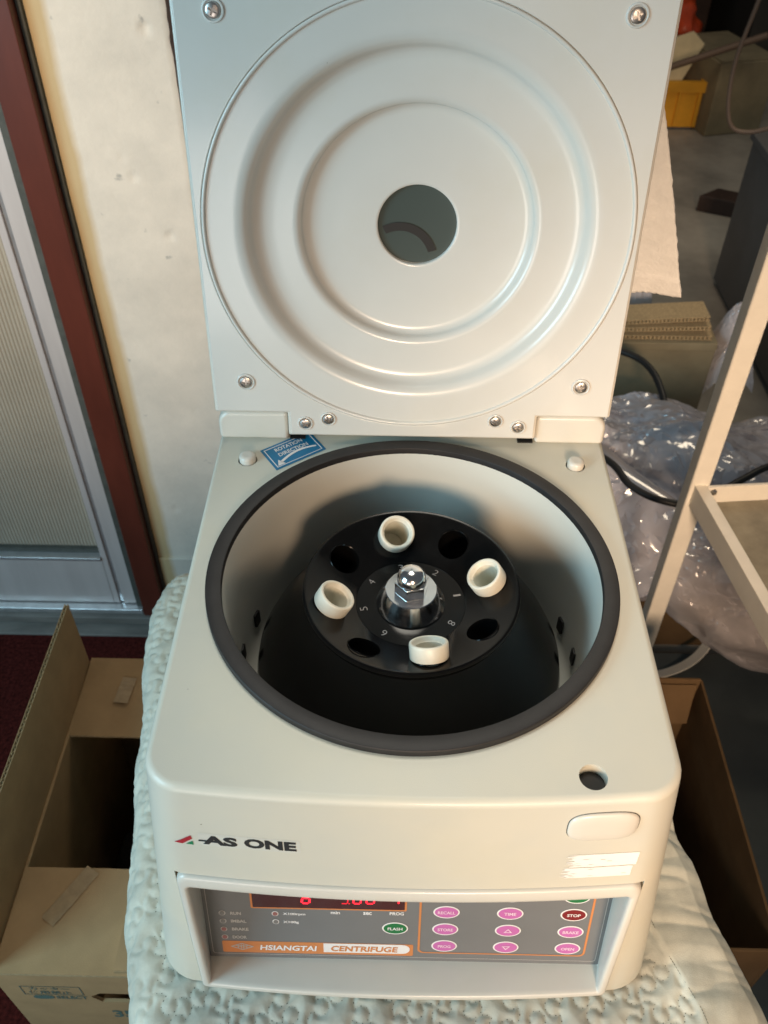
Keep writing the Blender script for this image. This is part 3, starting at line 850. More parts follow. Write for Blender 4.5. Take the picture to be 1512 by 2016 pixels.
# ---- rim seal, bowl
b = bmesh.new()
lathe(b, [(0.1424, -0.006), (0.1424, 0.0050), (0.1427, 0.0057), (0.1434, 0.0060), (0.1530, 0.0060), (0.1538, 0.0057), (0.1542, 0.0050), (0.1543, 0.0003)], RC, 192)
obj('rim_seal', b, 'rubber', CF, angle=28)
b = bmesh.new()
lathe(b, [(0.1428, 0.001), (0.1420, -0.001), (0.1408, -0.06), (0.1400, -0.122), (0.1375, -0.134), (0.129, -0.139)], RC, 128, mi=0)
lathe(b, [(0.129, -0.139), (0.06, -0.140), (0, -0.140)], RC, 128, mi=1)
obj('bowl', b, ['bowl', 'dark'], CF, angle=60)
for a in (17.5, 3.4, 162, 177.6):
    aa = math.radians(a); r = 0.1402
    z0 = -0.108; c = V((r * math.cos(aa), RC.y + r * math.sin(aa), ZD + z0)); tg = V((-math.sin(aa), math.cos(aa), 0)); inn = V((-math.cos(aa), -math.sin(aa), 0))
    b = bmesh.new(); prism(b, Fr(c, tg, (0, 0, 1)), rrect(-0.0042, -0.008, 0.0042, 0.008, 0.0015, 3), -0.0018, 0.0006)
    obj('bowl_slot', b, 'dark', CF)

# ---- rotor
SL = math.radians(31)
b = bmesh.new()
lathe(b, [(0, -0.0275), (0.0425, -0.0275), (0.0432, -0.0268), (0.0442, -0.0265), (0.0785, -0.0092), (0.0800, -0.0080), (0.0818, -0.0075), (0.0831, -0.0082), (0.0837, -0.0100), (0.0834, -0.0122), (0.0822, -0.0142), (0.0815, -0.0165), (0.0835, -0.0200), (0.0900, -0.0290), (0.1010, -0.0450), (0.1150, -0.0680), (0.1230, -0.0850), (0.1255, -0.0980), (0.1240, -0.112), (0, -0.112)], RR, 128)
holes = []
HR = 0.0630; HZ = -0.0265 + (HR - 0.0442) * (0.0173 / 0.0343)
hole_ang = [12 + 45 * k for k in range(8)]
for a in hole_ang:
    aa = math.radians(a); ra = V((math.cos(aa), math.sin(aa), 0))
    c = RR + ra * HR + V((0, 0, HZ)); ax = (V((0, 0, 1)) * math.cos(SL) - ra * math.sin(SL)).normalized()
    holes.append((c, ax)); 
cut = []
for c, ax in holes: cut.append(cyl(c - ax * 0.034, c + ax * 0.03, 0.0122, 40))
me = boolean(b, cut, 'rotor')
rotor = obj('rotor', me, 'black', CF, angle=30, wn=True)
for c, ax in holes:
    b = bmesh.new(); lathe(b, [(0.0122, 0.0), (0.0128, 0.0006), (0.0131, 0.0003), (0.0133, -0.0002)], c, 40, axis=ax)
    obj('hole_lip', b, 'black', rotor)
b = bmesh.new()
lathe(b, [(0.0268, -0.0278), (0.0268, -0.0262), (0.0200, -0.0124), (0.0194, -0.0120), (0.0, -0.0120)], RR, 96)
obj('rotor_hub', b, 'chrome', rotor, angle=15)
b = bmesh.new(); hexp = [(0.0134 * math.cos(PI / 3 * k + 0.25), 0.0134 * math.sin(PI / 3 * k + 0.25)) for k in range(6)]
prism(b, Fr(RR, (1, 0, 0), (0, 1, 0)), hexp, -0.0119, -0.0012)
lathe(b, [(0.0112, -0.0013), (0.0112, 0.0004), (0.0109, 0.0028), (0.0096, 0.0058), (0.0072, 0.0080), (0.0039, 0.0093), (0, 0.0097)], RR, 48)
obj('cap_nut', b, 'chrome', rotor, bevel=0.0007, seg=2)
for k in range(8):
    aa = math.radians(hole_ang[k]); r = 0.0372
    num = str(k + 1); rot_ = aa - PI / 2
    hgt = 0.0058; wid = 0.0038 if num != '1' else 0.0018
    c = RR + V((r * math.cos(aa), r * math.sin(aa), -0.0273))
    text('numeral', num, 'engrave', rotor, lambda u, v, c=c: V((c.x + u, c.y + v, c.z)), -wid / 2, wid / 2, -hgt / 2, hgt / 2, bold=-0.012, rot=rot_)

# ---- hinge covers, bumpers, sticker
for s_ in (-1, 1):
    a, b2 = (0.1085, 0.1695)
    pts = [(a, 0.0), (b2, 0.0)] + [(b2 - 0.012 + 0.012 * math.cos(t_), 0.0155 + 0.012 * math.sin(t_)) for t_ in [PI / 2 * k / 8 for k in range(9)]] + [(a, 0.0275)]
    pts = [(s_ * x, z) for x, z in pts]
    b = bmesh.new(); A = [b.verts.new((x, 0.3385 + 0.10 * z, ZD + z)) for x, z in pts]; B = [b.verts.new((x, 0.41, ZD + z)) for x, z in pts]
    b.faces.new(A); b.faces.new(B[::-1])
    for i in range(len(A)): b.faces.new((A[i], B[i], B[(i + 1) % len(A)], A[(i + 1) % len(A)]))
    obj('hinge_cover', b, 'cream', CF, bevel=0.0035, seg=4)
    b = mbox((min(s_ * 0.094, s_ * 0.1075), 0.3395, ZD - 0.003), (max(s_ * 0.094, s_ * 0.1075), 0.352, ZD + 0.0012)); obj('hinge_slot', b, 'dark', CF)
    b = bmesh.new(); lathe(b, [(0, -0.02), (0.0071, -0.02), (0.0071, 0.0035), (0.0066, 0.0052), (0.0052, 0.0061), (0.003, 0.0062), (0, 0.0058)], (s_ * 0.1413, 0.3100, ZD), 40)
    obj('lid_bumper', b, 'cream', CF, angle=50)
    obj('bumper_well', cyl((s_ * 0.1413, 0.31, ZD - 0.021), (s_ * 0.1413, 0.31, ZD - 0.006), 0.0082, 32), 'dark', CF)
# blue rotation sticker: corners on the deck
c0 = V((-0.1149, 0.2968, ZD)); ux = (V((-0.0745, 0.3262, ZD)) - c0); vy = (V((-0.1322, 0.3222, ZD)) - c0)
LW, LH = ux.length * 1000, vy.length * 1000
SF = Fr(c0, ux, vy); vdir = vy.normalized()


def sp(h): return lambda u, v: c0 + ux.normalized() * (u / 1000) + vdir * (v / 1000) + V((0, 0, h))


def spoly(name, polys, mat, h):
    b = bmesh.new()
    for poly in polys:
        A = [b.verts.new(sp(h)(*q)) for q in poly]; B = [b.verts.new(sp(h - 0.00015)(*q)) for q in poly]
        b.faces.new(A)
        for i in range(len(A)): b.faces.new((A[i], B[i], B[(i + 1) % len(A)], A[(i + 1) % len(A)]))
    return obj(name, b, mat, CF)


spoly('direction_sticker', [[(0, 0), (LW, 0), (LW, LH), (0, LH)]], 'sticker_blue', 0.0003)
e = 2.4; g = 0.7
spoly('sticker_border', [[(e, e), (LW - e, e), (LW - e, e + g), (e, e + g)], [(e, LH - e - g), (LW - e, LH - e - g), (LW - e, LH - e), (e, LH - e)], [(e, e + g), (e + g, e + g), (e + g, LH - e - g), (e, LH - e - g)], [(LW - e - g, e + g), (LW - e, e + g), (LW - e, LH - e - g), (LW - e - g, LH - e - g)]], 'print_white', 0.0005)
text('sticker_lettering', 'ROTATION', 'print_white', CF, sp(0.0005), LW * 0.22, LW * 0.76, LH * 0.68, LH * 0.83, bold=0.02)
text('sticker_lettering', 'DIRECTION', 'print_white', CF, sp(0.0005), LW * 0.22, LW * 0.80, LH * 0.45, LH * 0.60, bold=0.02)
arc_o, arc_i = [], []
for k in range(13):
    t_ = k / 12; x = LW * (0.17 + 0.73 * t_); y = LH * (0.17 + 0.26 * math.sin(PI * (0.10 + 0.70 * t_)) ** 1.0 - 0.02)
    wd = LH * (0.045 - 0.015 * t_); arc_o.append((x, y + wd)); arc_i.append((x, y - wd))
spoly('direction_arrow', [[arc_o[i], arc_i[i], arc_i[i + 1], arc_o[i + 1]] for i in range(12)] + [[(LW * 0.08, LH * 0.13), (LW * 0.22, LH * 0.12), (LW * 0.15, LH * 0.36)]], 'print_white', 0.0005)

# ---- lid
LT = 0.1496
LF = Fr((0, 0.3377, ZD + 0.0291), (1, 0, 0), (0, math.sin(LT), math.cos(LT)))
lid_top = 0.343


def lid_outline(g):
    r = 0.004
    return [(-0.1705 + g, 0 + g), (-0.1078 + g, g), (-0.1078 + g, -0.0222 + g), (0.1082 - g, -0.0222 + g), (0.1082 - g, g), (0.1705 - g, g), (0.1705 - g, lid_top - g), (-0.1705 + g, lid_top - g)]


LC = 0.1555; LR = 0.1646
b = bmesh.new(); prism(b, LF, lid_outline(0.0), -0.036, -0.0022)
me = boolean(b, [cyl(LF.p(0, LC, -0.034), LF.p(0, LC, 0.02), 0.1625, 128)], 'lid_shell')
lid = obj('lid', me, 'cream', CF, bevel=0.0018, seg=3)
b = bmesh.new(); prism(b, LF, lid_outline(0.0022), -0.006, 0.0)
me = boolean(b, [cyl(LF.p(0, LC, -0.02), LF.p(0, LC, 0.02), LR, 160)], 'lid_panel')
obj('lid_inner_panel', me, 'lidwhite', lid, bevel=0.0009, seg=2)
b = bmesh.new()


def rnd(p0, p1, p2, n=8):
    return [((1 - t_) ** 2 * p0[0] + 2 * t_ * (1 - t_) * p1[0] + t_ * t_ * p2[0], (1 - t_) ** 2 * p0[1] + 2 * t_ * (1 - t_) * p1[1] + t_ * t_ * p2[1]) for t_ in [k / n for k in range(n + 1)]]


prof = [(LR - 0.0003, -0.004), (LR - 0.0004, 0.0004), (LR - 0.0010, 0.0010), (LR - 0.0022, 0.0010), (LR - 0.0030, 0.0002), (LR - 0.0034, -0.0010), (0.158, -0.0013), (0.142, -0.0016)]
prof += rnd((0.1395, -0.0017), (0.1325, -0.0022), (0.1300, -0.0070), 8) + rnd((0.1285, -0.0098), (0.1265, -0.0142), (0.1190, -0.0150), 8)
prof += [(0.110, -0.0153), (0.0975, -0.0155)] + rnd((0.0965, -0.0155), (0.0920, -0.0157), (0.0905, -0.0195), 7) + rnd((0.0900, -0.0215), (0.0885, -0.0250), (0.0830, -0.0256), 7)
prof += [(0.060, -0.0262), (0.0335, -0.0265), (0.0318, -0.0266), (0.0312, -0.0272), (0.0311, -0.0310)]
lathe(b, prof, LF.p(0, LC, 0), 192, axis=LF.n)
obj('lid_dish', b, 'lidwhite', lid, angle=50)
b = bmesh.new(); lathe(b, [(0.0315, -0.0302), (0.028, -0.0305), (0.0, -0.0308)], LF.p(0, LC, 0), 64, axis=LF.n)
obj('viewing_window', b, 'glass_dark', lid)
b = bmesh.new(); pts = []
for k in range(24):
    pts.append(math.radians(117 - 100 * k / 23))
ac = (-0.0137, LC - 0.0290)
A = [b.verts.new(LF.p(ac[0] + 0.0305 * math.cos(a), ac[1] + 0.0305 * math.sin(a), -0.0296)) for a in pts]
B = [b.verts.new(LF.p(ac[0] + 0.0240 * math.cos(a), ac[1] + 0.0240 * math.sin(a), -0.0296)) for a in pts]
for i in range(23): b.faces.new((A[i], A[i + 1], B[i + 1], B[i]))
obj('window_arc', b, 'dark', lid)
# lid screws: pan heads with a cross recess in shallow bosses
b = bmesh.new(); lathe(b, [(0, 0), (0.0052, 0), (0.0052, 0.0006), (0.0048, 0.0013), (0.0036, 0.0018), (0, 0.0020)], (0, 0, 0), 32)
c1 = mbox((-0.0032, -0.0007, 0.0006), (0.0032, 0.0007, 0.006)); c2 = mbox((-0.0007, -0.0032, 0.0006), (0.0007, 0.0032, 0.006))
smesh = boolean(b, [c1, c2], 'screw'); smesh.materials.append(M['steel'])
b = bmesh.new(); lathe(b, [(0.0079, -0.0003), (0.0074, 0.0007), (0.0066, 0.0009), (0.0060, 0.0004), (0.0056, -0.0003), (0.0, -0.0003)], (0, 0, 0), 40)
bossmesh = to_mesh(b, 'boss'); bossmesh.materials.append(M['lidwhite'])
qrotm = V((0, 0, 1)).rotation_difference(LF.n)
rs = random.Random(2)
for (x, s_) in ((-0.1411, 0.0303), (0.1411, 0.0303), (-0.1411, 0.3048), (0.1411, 0.3048), (-0.0925, -0.0086), (-0.0725, -0.0040), (0.0720, -0.0036), (0.0920, -0.0092)):
    for nm, me_, h in (('screw_boss', bossmesh, 0.0004), ('screw', smesh, 0.0003)):
        o = obj(nm, me_, [], lid, loc=LF.p(x, s_, h))
        o.rotation_mode = 'QUATERNION'; o.rotation_quaternion = LF.n.to_track_quat('Z', 'Y') @ Matrix.Rotation(rs.uniform(0, 1.5), 3, 'Z').to_quaternion()
        if nm == 'screw_boss' and s_ < 0: o.scale = (0.86, 0.86, 1)
        if nm == 'screw' and s_ < 0: o.scale = (0.92, 0.92, 1)
b = bmesh.new(); prism(b, Fr(LF.p(0.108, 0.331, 0), (1, 0, 0), LF.v), rrect(-0.016, -0.006, 0.016, 0.010, 0.003), 0, 0.016)
obj('lid_latch', b, 'steel', lid, bevel=0.001)

# ---- white nylon adapters: each could be lifted out of the rotor
lab = {0: 'white nylon tube adapter ring in rotor position 1, right of the hub', 2: 'white nylon tube adapter ring in rotor position 3, nearest the lid hinge', 4: 'white nylon tube adapter ring in rotor position 5, left of the hub', 6: 'white nylon tube adapter ring nearest the front of the bowl, in front of the hub'}
for k, l in lab.items():
    c, ax = holes[k]
    rr = random.Random(k); ax = (ax + V((rr.uniform(-.05, .05), rr.uniform(-.05, .05), 0))).normalized()
    b = bmesh.new()
    lathe(b, [(0.0117, -0.026), (0.0117, 0.0004), (0.0140, 0.0006), (0.0143, 0.0012), (0.0144, 0.0110), (0.0141, 0.0122), (0.0134, 0.0127), (0.0122, 0.0126), (0.0116, 0.0120), (0.0113, 0.0095), (0.0103, 0.0088), (0.0100, -0.0245), (0.0, -0.0255)], c, 48, axis=ax)
    tag(obj('tube_adapter', b, 'ivory', angle=50), l, 'tube adapter', 'white tube adapters in the rotor')

# ================================================================== LEFT CARDBOARD BOX
XB0, XB1, YB0, YB1, ZB = -0.450, -0.185, 0.072, 0.500, 0.45
bx = thing('cardboard_box', 'open brown cardboard box with blue-green print, left of the quilt on maroon carpet', 'cardboard box', (-0.32, 0.28, 0.0075), 'cardboard boxes beside the table')
T = 0.004
b = mbox((XB0, YB0, 0.0075), (XB1, YB0 + T, ZB))
# hand hole with a torn edge
hp = [(-0.3525, 0.387)] + [(-0.3525 + 0.012 + (0.09) * k / 10, 0.3985 + 0.0015 * noise.noise((k * 3.3, 1, 1))) for k in range(11)] + [(-0.245, 0.386), (-0.252, 0.373)] + [(-0.252 - 0.09 * k / 10, 0.3705 + 0.001 * noise.noise((k * 2.3, 5, 1))) for k in range(11)]
hb = bmesh.new(); prism(hb, Fr((0, YB0 + 0.02, 0), (1, 0, 0), (0, 0, 1)), hp, -0.05, 0.05)
obj('front_wall', boolean(b, [hb], 'fw'), 'card', bx, wn=True)
obj('back_wall', mbox((XB0, YB1 - T, 0.0075), (XB1, YB1, ZB)), 'card', bx, bevel=0.001)
obj('left_wall', mbox((XB0, YB0 + T, 0.0075), (XB0 + T, YB1 - T, ZB)), 'card', bx, bevel=0.001)
obj('right_wall', mbox((XB1 - T, YB0 + T, 0.0075), (XB1, YB1 - T, ZB)), 'card', bx, bevel=0.001)
obj('bottom', mbox((XB0 + T, YB0 + T, 0.0078), (XB1 - T, YB1 - T, 0.012)), 'card', bx)


def flap(name, fr, w_, d_, mat='card', bend=0.0):
    """flap lying in frame fr: along u 0..w_, out along v 0..d_, slightly bowed and with a creased root"""
    b = bmesh.new(); nu, nv = 16, 10; g = {}
    for i in range(nu + 1):
        for k in range(nv + 1):
            u = w_ * i / nu; v = d_ * k / nv
            h = bend * (v / d_) ** 2 + 0.0012 * noise.noise((u * 14, v * 14, w_ * 50)) * (v / d_) + 0.0010 * math.exp(-(v / 0.004) ** 2)
            e_ = 0.0008 * noise.noise((u * 80, 3, w_)) if k == nv else 0
            g[i, k] = (b.verts.new(fr.p(u, v + e_, h)), b.verts.new(fr.p(u, v + e_, h - T)))
    for i in range(nu):
        for k in range(nv):
            b.faces.new([g[q][0] for q in ((i, k), (i + 1, k), (i + 1, k + 1), (i, k + 1))]); b.faces.new([g[q][1] for q in ((i, k), (i, k + 1), (i + 1, k + 1), (i + 1, k))])
    for i in range(nu):
        for k in (0, nv): b.faces.new((g[i, k][0], g[i + 1, k][0], g[i + 1, k][1], g[i, k][1])).material_index = 1
    for k in range(nv):
        for i in (0, nu): b.faces.new((g[i, k][0], g[i, k + 1][0], g[i, k + 1][1], g[i, k][1])).material_index = 1
    return obj(name, b, [mat, 'card_edge'], bx, angle=50)


flap('front_flap', Fr((XB0 + 0.003, YB0, ZB + 0.0045), (1, 0, 0), (0, 1, -0.02)), XB1 - XB0 - 0.006, 0.120, bend=0.002)
flap('back_flap', Fr((XB1 - 0.003, YB1, ZB + 0.0045), (-1, 0, 0), (0, -1, -0.03)), XB1 - XB0 - 0.006, 0.124, bend=-0.003)
flap('right_flap', Fr((XB1, YB0 + 0.004, ZB + 0.0098), (0, 1, 0), (-1, 0, 0.0)), 0.118, 0.128, bend=0.0)
# upright left flap with an open corrugated edge
b = bmesh.new()
HL = 0.130; y0, y1 = YB0 - 0.15 * 0 + 0.002, YB1 - 0.004
for xo in (0.0, -0.0042):
    box(b, (XB0 + xo - 0.0007, y0, ZB - 0.002), (XB0 + xo, y1, ZB + HL))
NW = 520; prev = None
for i in range(NW + 1):
    y = y0 + (y1 - y0) * i / NW; x = XB0 - 0.00245 + 0.0016 * math.sin(2 * PI * y / 0.0085)
    a_, c_ = b.verts.new((x - 0.0002, y, ZB)), b.verts.new((x - 0.0002, y, ZB + HL - 0.0004)); a2, c2 = b.verts.new((x + 0.0004, y, ZB)), b.verts.new((x + 0.0004, y, ZB + HL - 0.0004))
    if prev: b.faces.new((prev[0], a_, c_, prev[1])).material_index = 1; b.faces.new((prev[2], prev[3], c2, a2)).material_index = 1; b.faces.new((prev[1], c_, c2, prev[3])).material_index = 1
    prev = (a_, c_, a2, c2)
obj('left_flap', b, ['card', 'card_edge'], bx, recalc=False)


def tapep(name, fr, L, wd, seed):
    b = bmesh.new(); A, B = [], []
    for k in range(21):
        t_ = k / 20; j = 0.0012 * noise.noise((t_ * 9, seed, 1)) ; en = (0.004 * noise.noise((seed, 4, t_)) if k in (0, 20) else 0)
        h = 0.0006 + 0.0004 * noise.noise((t_ * 12, seed, 7))
        A.append(b.verts.new(fr.p(L * t_ + en, wd / 2 + j + en, h))); B.append(b.verts.new(fr.p(L * t_ - en, -wd / 2 + j * 0.6, h + 0.0004 * noise.noise((t_ * 10, seed, 3)))))
    for k in range(20): b.faces.new((A[k], A[k + 1], B[k + 1], B[k]))
    return obj(name, b, 'tape', bx, recalc=False)


tapep('tape_strip', Fr((-0.402, 0.128, ZB + 0.0062), (0.045, 0.075, 0), (0.075, -0.045, 0)), 0.072, 0.019, 1)
tapep('tape_strip', Fr((-0.388, 0.425, ZB + 0.0058), (0.1, 1.0, 0), (1, -0.1, 0)), 0.042, 0.020, 2)
# printing on the front wall
PB = lambda u, v: V((u, YB0 - 0.0004, v))


def bpoly(name, polys, mat='ink_teal'):
    b = bmesh.new()
    for pl in polys: b.faces.new([b.verts.new(PB(*q)) for q in pl])
    return obj(name, b, mat, bx)


x0, x1, z0, z1, g = -0.4275, -0.3590, 0.3915, 0.4185, 0.0011
bpoly('print_frame', [[(x0, z0), (x1, z0), (x1, z0 + g), (x0, z0 + g)], [(x0, z1 - g), (x1, z1 - g), (x1, z1), (x0, z1)], [(x0, z0 + g), (x0 + g, z0 + g), (x0 + g, z1 - g), (x0, z1 - g)], [(x1 - g, z0 + g), (x1, z0 + g), (x1, z1 - g), (x1 - g, z1 - g)]])
text('box_lettering', 'カッター', 'ink_teal', bx, PB, -0.418, -0.372, 0.4065, 0.4155, bold=0.01)
text('box_lettering', '使用禁止', 'ink_teal', bx, PB, -0.421, -0.372, 0.3945, 0.4045, bold=0.01)
bpoly('print_emblem', [[(-0.4195 + 0.012 * (1 + q[0]), 0.3835 + 0.006 * q[1]) for q in sell(0, 0, 1, 1, 3, 24)]])
text('box_lettering', 'SELECT', 'ink_teal', bx, PB, -0.393, -0.357, 0.379, 0.388, bold=0.03)
text('box_lettering', '35', 'ink_teal', bx, PB, -0.338, -0.312, 0.318, 0.342, bold=0.03)
# dark shiny bag, put in large to darken the box interior
b = bmesh.new(); bmesh.ops.create_icosphere(b, subdivisions=4, radius=1)
for v in b.verts:
    d = v.co.copy(); k = 1 + 0.25 * noise.noise(d * 2.3) + 0.12 * abs(noise.noise(d * 6)); v.co = V((-0.315 + d.x * 0.095 * k, 0.285 + d.y * 0.155 * k, 0.17 + d.z * 0.12 * k))
tag(obj('plastic_bag', b, 'cable', angle=60), 'dark shiny plastic bag filling the left cardboard box to darken its inside', 'plastic bag')

# ================================================================== RIGHT SIDE
# slate board on the floor
tag(obj('floor_board', mbox((0.235, -0.6, 0.002), (1.6, 0.862, 0.022)), 'slate', bevel=0.002), 'dark slate board lying on the floor right of the table', 'board')
# open box on the right
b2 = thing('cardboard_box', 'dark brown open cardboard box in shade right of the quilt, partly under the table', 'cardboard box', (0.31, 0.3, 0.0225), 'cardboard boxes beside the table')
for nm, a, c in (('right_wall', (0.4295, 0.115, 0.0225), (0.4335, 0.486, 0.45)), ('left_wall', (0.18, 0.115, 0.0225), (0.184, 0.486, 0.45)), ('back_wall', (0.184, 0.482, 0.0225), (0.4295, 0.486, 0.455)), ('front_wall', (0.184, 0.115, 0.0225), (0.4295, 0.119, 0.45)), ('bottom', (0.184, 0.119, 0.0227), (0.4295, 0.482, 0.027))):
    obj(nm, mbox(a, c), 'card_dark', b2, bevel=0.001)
b = bmesh.new(); prism(b, Fr((0.18, 0.481, 0.445), (1, 0, 0), V((0, -0.62, -0.62))), [(0.006, 0), (0.244, 0), (0.230, 0.055), (0.006, 0.06)], -0.002, 0.002); obj('back_flap', b, 'card_dark', b2)
b = bmesh.new(); bmesh.ops.create_icosphere(b, subdivisions=4, radius=1)
for v in b.verts:
    d = v.co.copy(); k = 1 + 0.3 * noise.noise(d * 2.1 + V((3, 0, 0))) + 0.12 * abs(noise.noise(d * 7)); v.co = V((0.30 + d.x * 0.085 * k, 0.30 + d.y * 0.12 * k, 0.16 + d.z * 0.11 * k))
tag(obj('plastic_bag', b, 'navy', angle=180), 'dark navy bag stuffed inside the right cardboard box', 'plastic bag')

# white cart: post, tray
ct = thing('metal_cart', 'cream painted metal cart with upright post and shelf tray at the right edge', 'cart', (0.55, 0.55, 0.022))
PX, PY = 0.424, 0.690
obj('post', mbox((PX - 0.012, PY - 0.010, 0.10), (PX + 0.016, PY + 0.018, 1.35)), 'cart', ct, bevel=0.003)
TF = Fr((0.432, 0.680, 0.65), (math.cos(0.10), math.sin(0.10) , 0), (math.sin(0.145), -math.cos(0.145), 0))    # u right, v towards camera


def tb_(name, poly, h0, h1, mat='cart', bev=0.001):
    b = bmesh.new(); prism(b, TF, poly, h0, h1); return obj(name, b, mat, ct, bevel=bev)


TFz = TF.n.z      # negative: normal points down
sgn = -1 if TFz < 0 else 1
tb_('tray_plate', [(0.004, 0.004), (0.62, 0.004), (0.62, 0.50), (0.004, 0.50)], sgn * -0.034, sgn * -0.031, 'tray')
tb_('tray_left_rim', [(-0.014, -0.002), (0.003, -0.002), (0.003, 0.50), (-0.014, 0.50)], sgn * -0.038, sgn * 0.0)
tb_('tray_back_rim', [(0.0035, -0.002), (0.62, -0.002), (0.62, 0.0035), (0.0035, 0.0035)], sgn * -0.038, sgn * -0.0015)
b = bmesh.new(); lathe(b, [(0.005, 0), (0.005, 0.0012), (0.003, 0.004), (0, 0.0045)], TF.p(0.014, 0.004, sgn * -0.010), 16, axis=(0, -1, 0)); obj('bolt', b, 'steel', ct)
for x, y in ((1.02, 0.75), (0.53, 0.20), (1.09, 0.26)):
    if x > 0.6: obj('post', mbox((x - 0.014, y - 0.014, 0.10), (x + 0.014, y + 0.014, 1.35)), 'cart', ct, bevel=0.003)
for x, y in ((PX, PY), (1.02, 0.75), (1.09, 0.26)):
    b = bmesh.new(); lathe(b, [(0, -0.013), (0.030, -0.013), (0.036, -0.008), (0.036, 0.008), (0.030, 0.013), (0, 0.013)], (x, y, 0.06), 24, axis=(1, 0, 0)); obj('castor', b, 'rubber', ct)

# crumpled clear plastic


def crumple(pf_, nu, nv, amp, seed, mat, name, label, sc_=14):
    b = bmesh.new(); g = []; rr = random.Random(int(seed * 10)); nu = int(nu * 0.6); nv = int(nv * 0.6)
    for i in range(nu + 1):
        row = []
        for k in range(nv + 1):
            u, v = (i + rr.uniform(-.38, .38)) / nu, (k + rr.uniform(-.38, .38)) / nv; p_ = V(pf_(min(1, max(0, u)), min(1, max(0, v)))); q = V((p_.x * 0.55, p_.y, p_.z)) * sc_ + V((seed, seed * 1.7, 0))
            vd = noise.voronoi(q)[0]; vd2 = noise.voronoi(q * 2.1)[0]
            h = amp * ((vd[1] - vd[0]) * 1.1 + (vd2[1] - vd2[0]) * 0.5 + 0.9 * noise.noise(q * 0.6) + rr.uniform(-.10, .10))
            d = V((noise.noise(q * 0.9 + V((9, 0, 0))), noise.noise(q * 0.9 + V((0, 9, 0))), 0)) * amp * 0.8
            row.append(b.verts.new(p_ + V((0, -0.45, 0.9)) * h + d))
        g.append(row)
    for i in range(nu):
        for k in range(nv):
            q = (g[i][k], g[i + 1][k], g[i + 1][k + 1], g[i][k + 1])
            if rr.random() < 0.5: b.faces.new((q[0], q[1], q[2])); b.faces.new((q[0], q[2], q[3]))
            else: b.faces.new((q[0], q[1], q[3])); b.faces.new((q[1], q[2], q[3]))
    return tag(obj(name, b, mat, angle=34, recalc=False), label, 'plastic bag', 'clear plastic packaging')


def pile(u, v):
    x = 0.33 + 0.80 * u; y = 0.86 + 0.64 * v
    z = 0.10 + 0.26 * math.sin(PI * min(1, 0.15 + 0.8 * v)) * (0.8 + 0.3 * math.sin(3.5 * u + 1)) + 0.05 * noise.noise((x * 6, y * 6, 1))
    return (x, y, z)


crumple(pile, 150, 150, 0.030, 1.0, 'film', 'plastic_bag', 'large heap of crumpled clear plastic bags behind the cart post')
crumple(lambda u, v: (lambda q: (q[0] + 0.01, q[1] + 0.02, q[2] - 0.05))(pile(u, v)), 120, 120, 0.034, 5.0, 'film2', 'plastic_bag', 'milky plastic sheet lying under the heap of clear bags')


def bulge(u, v):
    a = PI * (0.05 + 0.9 * v); s_ = u
    c = V((0.50, 0.86, 0.27)).lerp(V((0.80, 0.70, 0.19)), s_); r = 0.085 * (0.75 + 0.45 * math.sin(PI * (0.15 + 0.8 * s_)))
    return (c.x + 0.2 * r * math.cos(a), c.y - r * 0.95 * math.sin(a) + 0.04, c.z + r * 1.15 * math.cos(a))


crumple(bulge, 110, 90, 0.020, 9.0, 'film2', 'plastic_bag', 'bulging pinkish grey plastic bag hanging below the cart tray', 20)


def small(u, v):
    return (0.735 + 0.13 * u, 1.52 + 0.08 * v, 0.16 + 0.24 * math.sin(PI * (0.1 + 0.55 * v)) * (0.6 + 0.5 * math.sin(PI * u)))


crumple(small, 60, 60, 0.022, 13.0, 'film', 'plastic_bag', 'small clear bag standing right of the greyish carton')


def small2(u, v):
    return (0.42 + 0.20 * u, 1.66 + 0.10 * v, 0.16 + 0.36 * math.sin(PI * (0.1 + 0.5 * v)) * (0.5 + 0.5 * math.sin(PI * (0.2 + 0.6 * u))))


crumple(small2, 60, 60, 0.025, 17.0, 'film', 'plastic_bag', 'dark clear bag behind the greyish carton, below the towel')
# sealed flat bag with a purple zip strip and a pale folded edge
zb = thing('zip_bag', 'flat clear bag with a purple zip strip at the hinge side', 'plastic bag', (0.47, 1.15, 0.30))
b = bmesh.new(); tube(b, spline([(0.36, 1.27, 0.345), (0.45, 1.245, 0.345), (0.55, 1.21, 0.34), (0.60, 1.20, 0.335)], 8), 0.009, 8)
for v in b.verts: v.co.z = 0.345 + (v.co.z - 0.345) * 0.5
obj('zip_strip', b, 'purple', zb, angle=60)
b = bmesh.new(); tube(b, spline([(0.37, 1.06, 0.40), (0.42, 0.99, 0.405), (0.48, 0.925, 0.40), (0.53, 0.88, 0.385)], 10), [0.03 * (1 - 0.75 * k / 30) for k in range(31)], 10)
for v in b.verts: v.co.z = 0.40 + (v.co.z - 0.40) * 0.35
obj('folded_edge', b, 'film2', zb, angle=60)

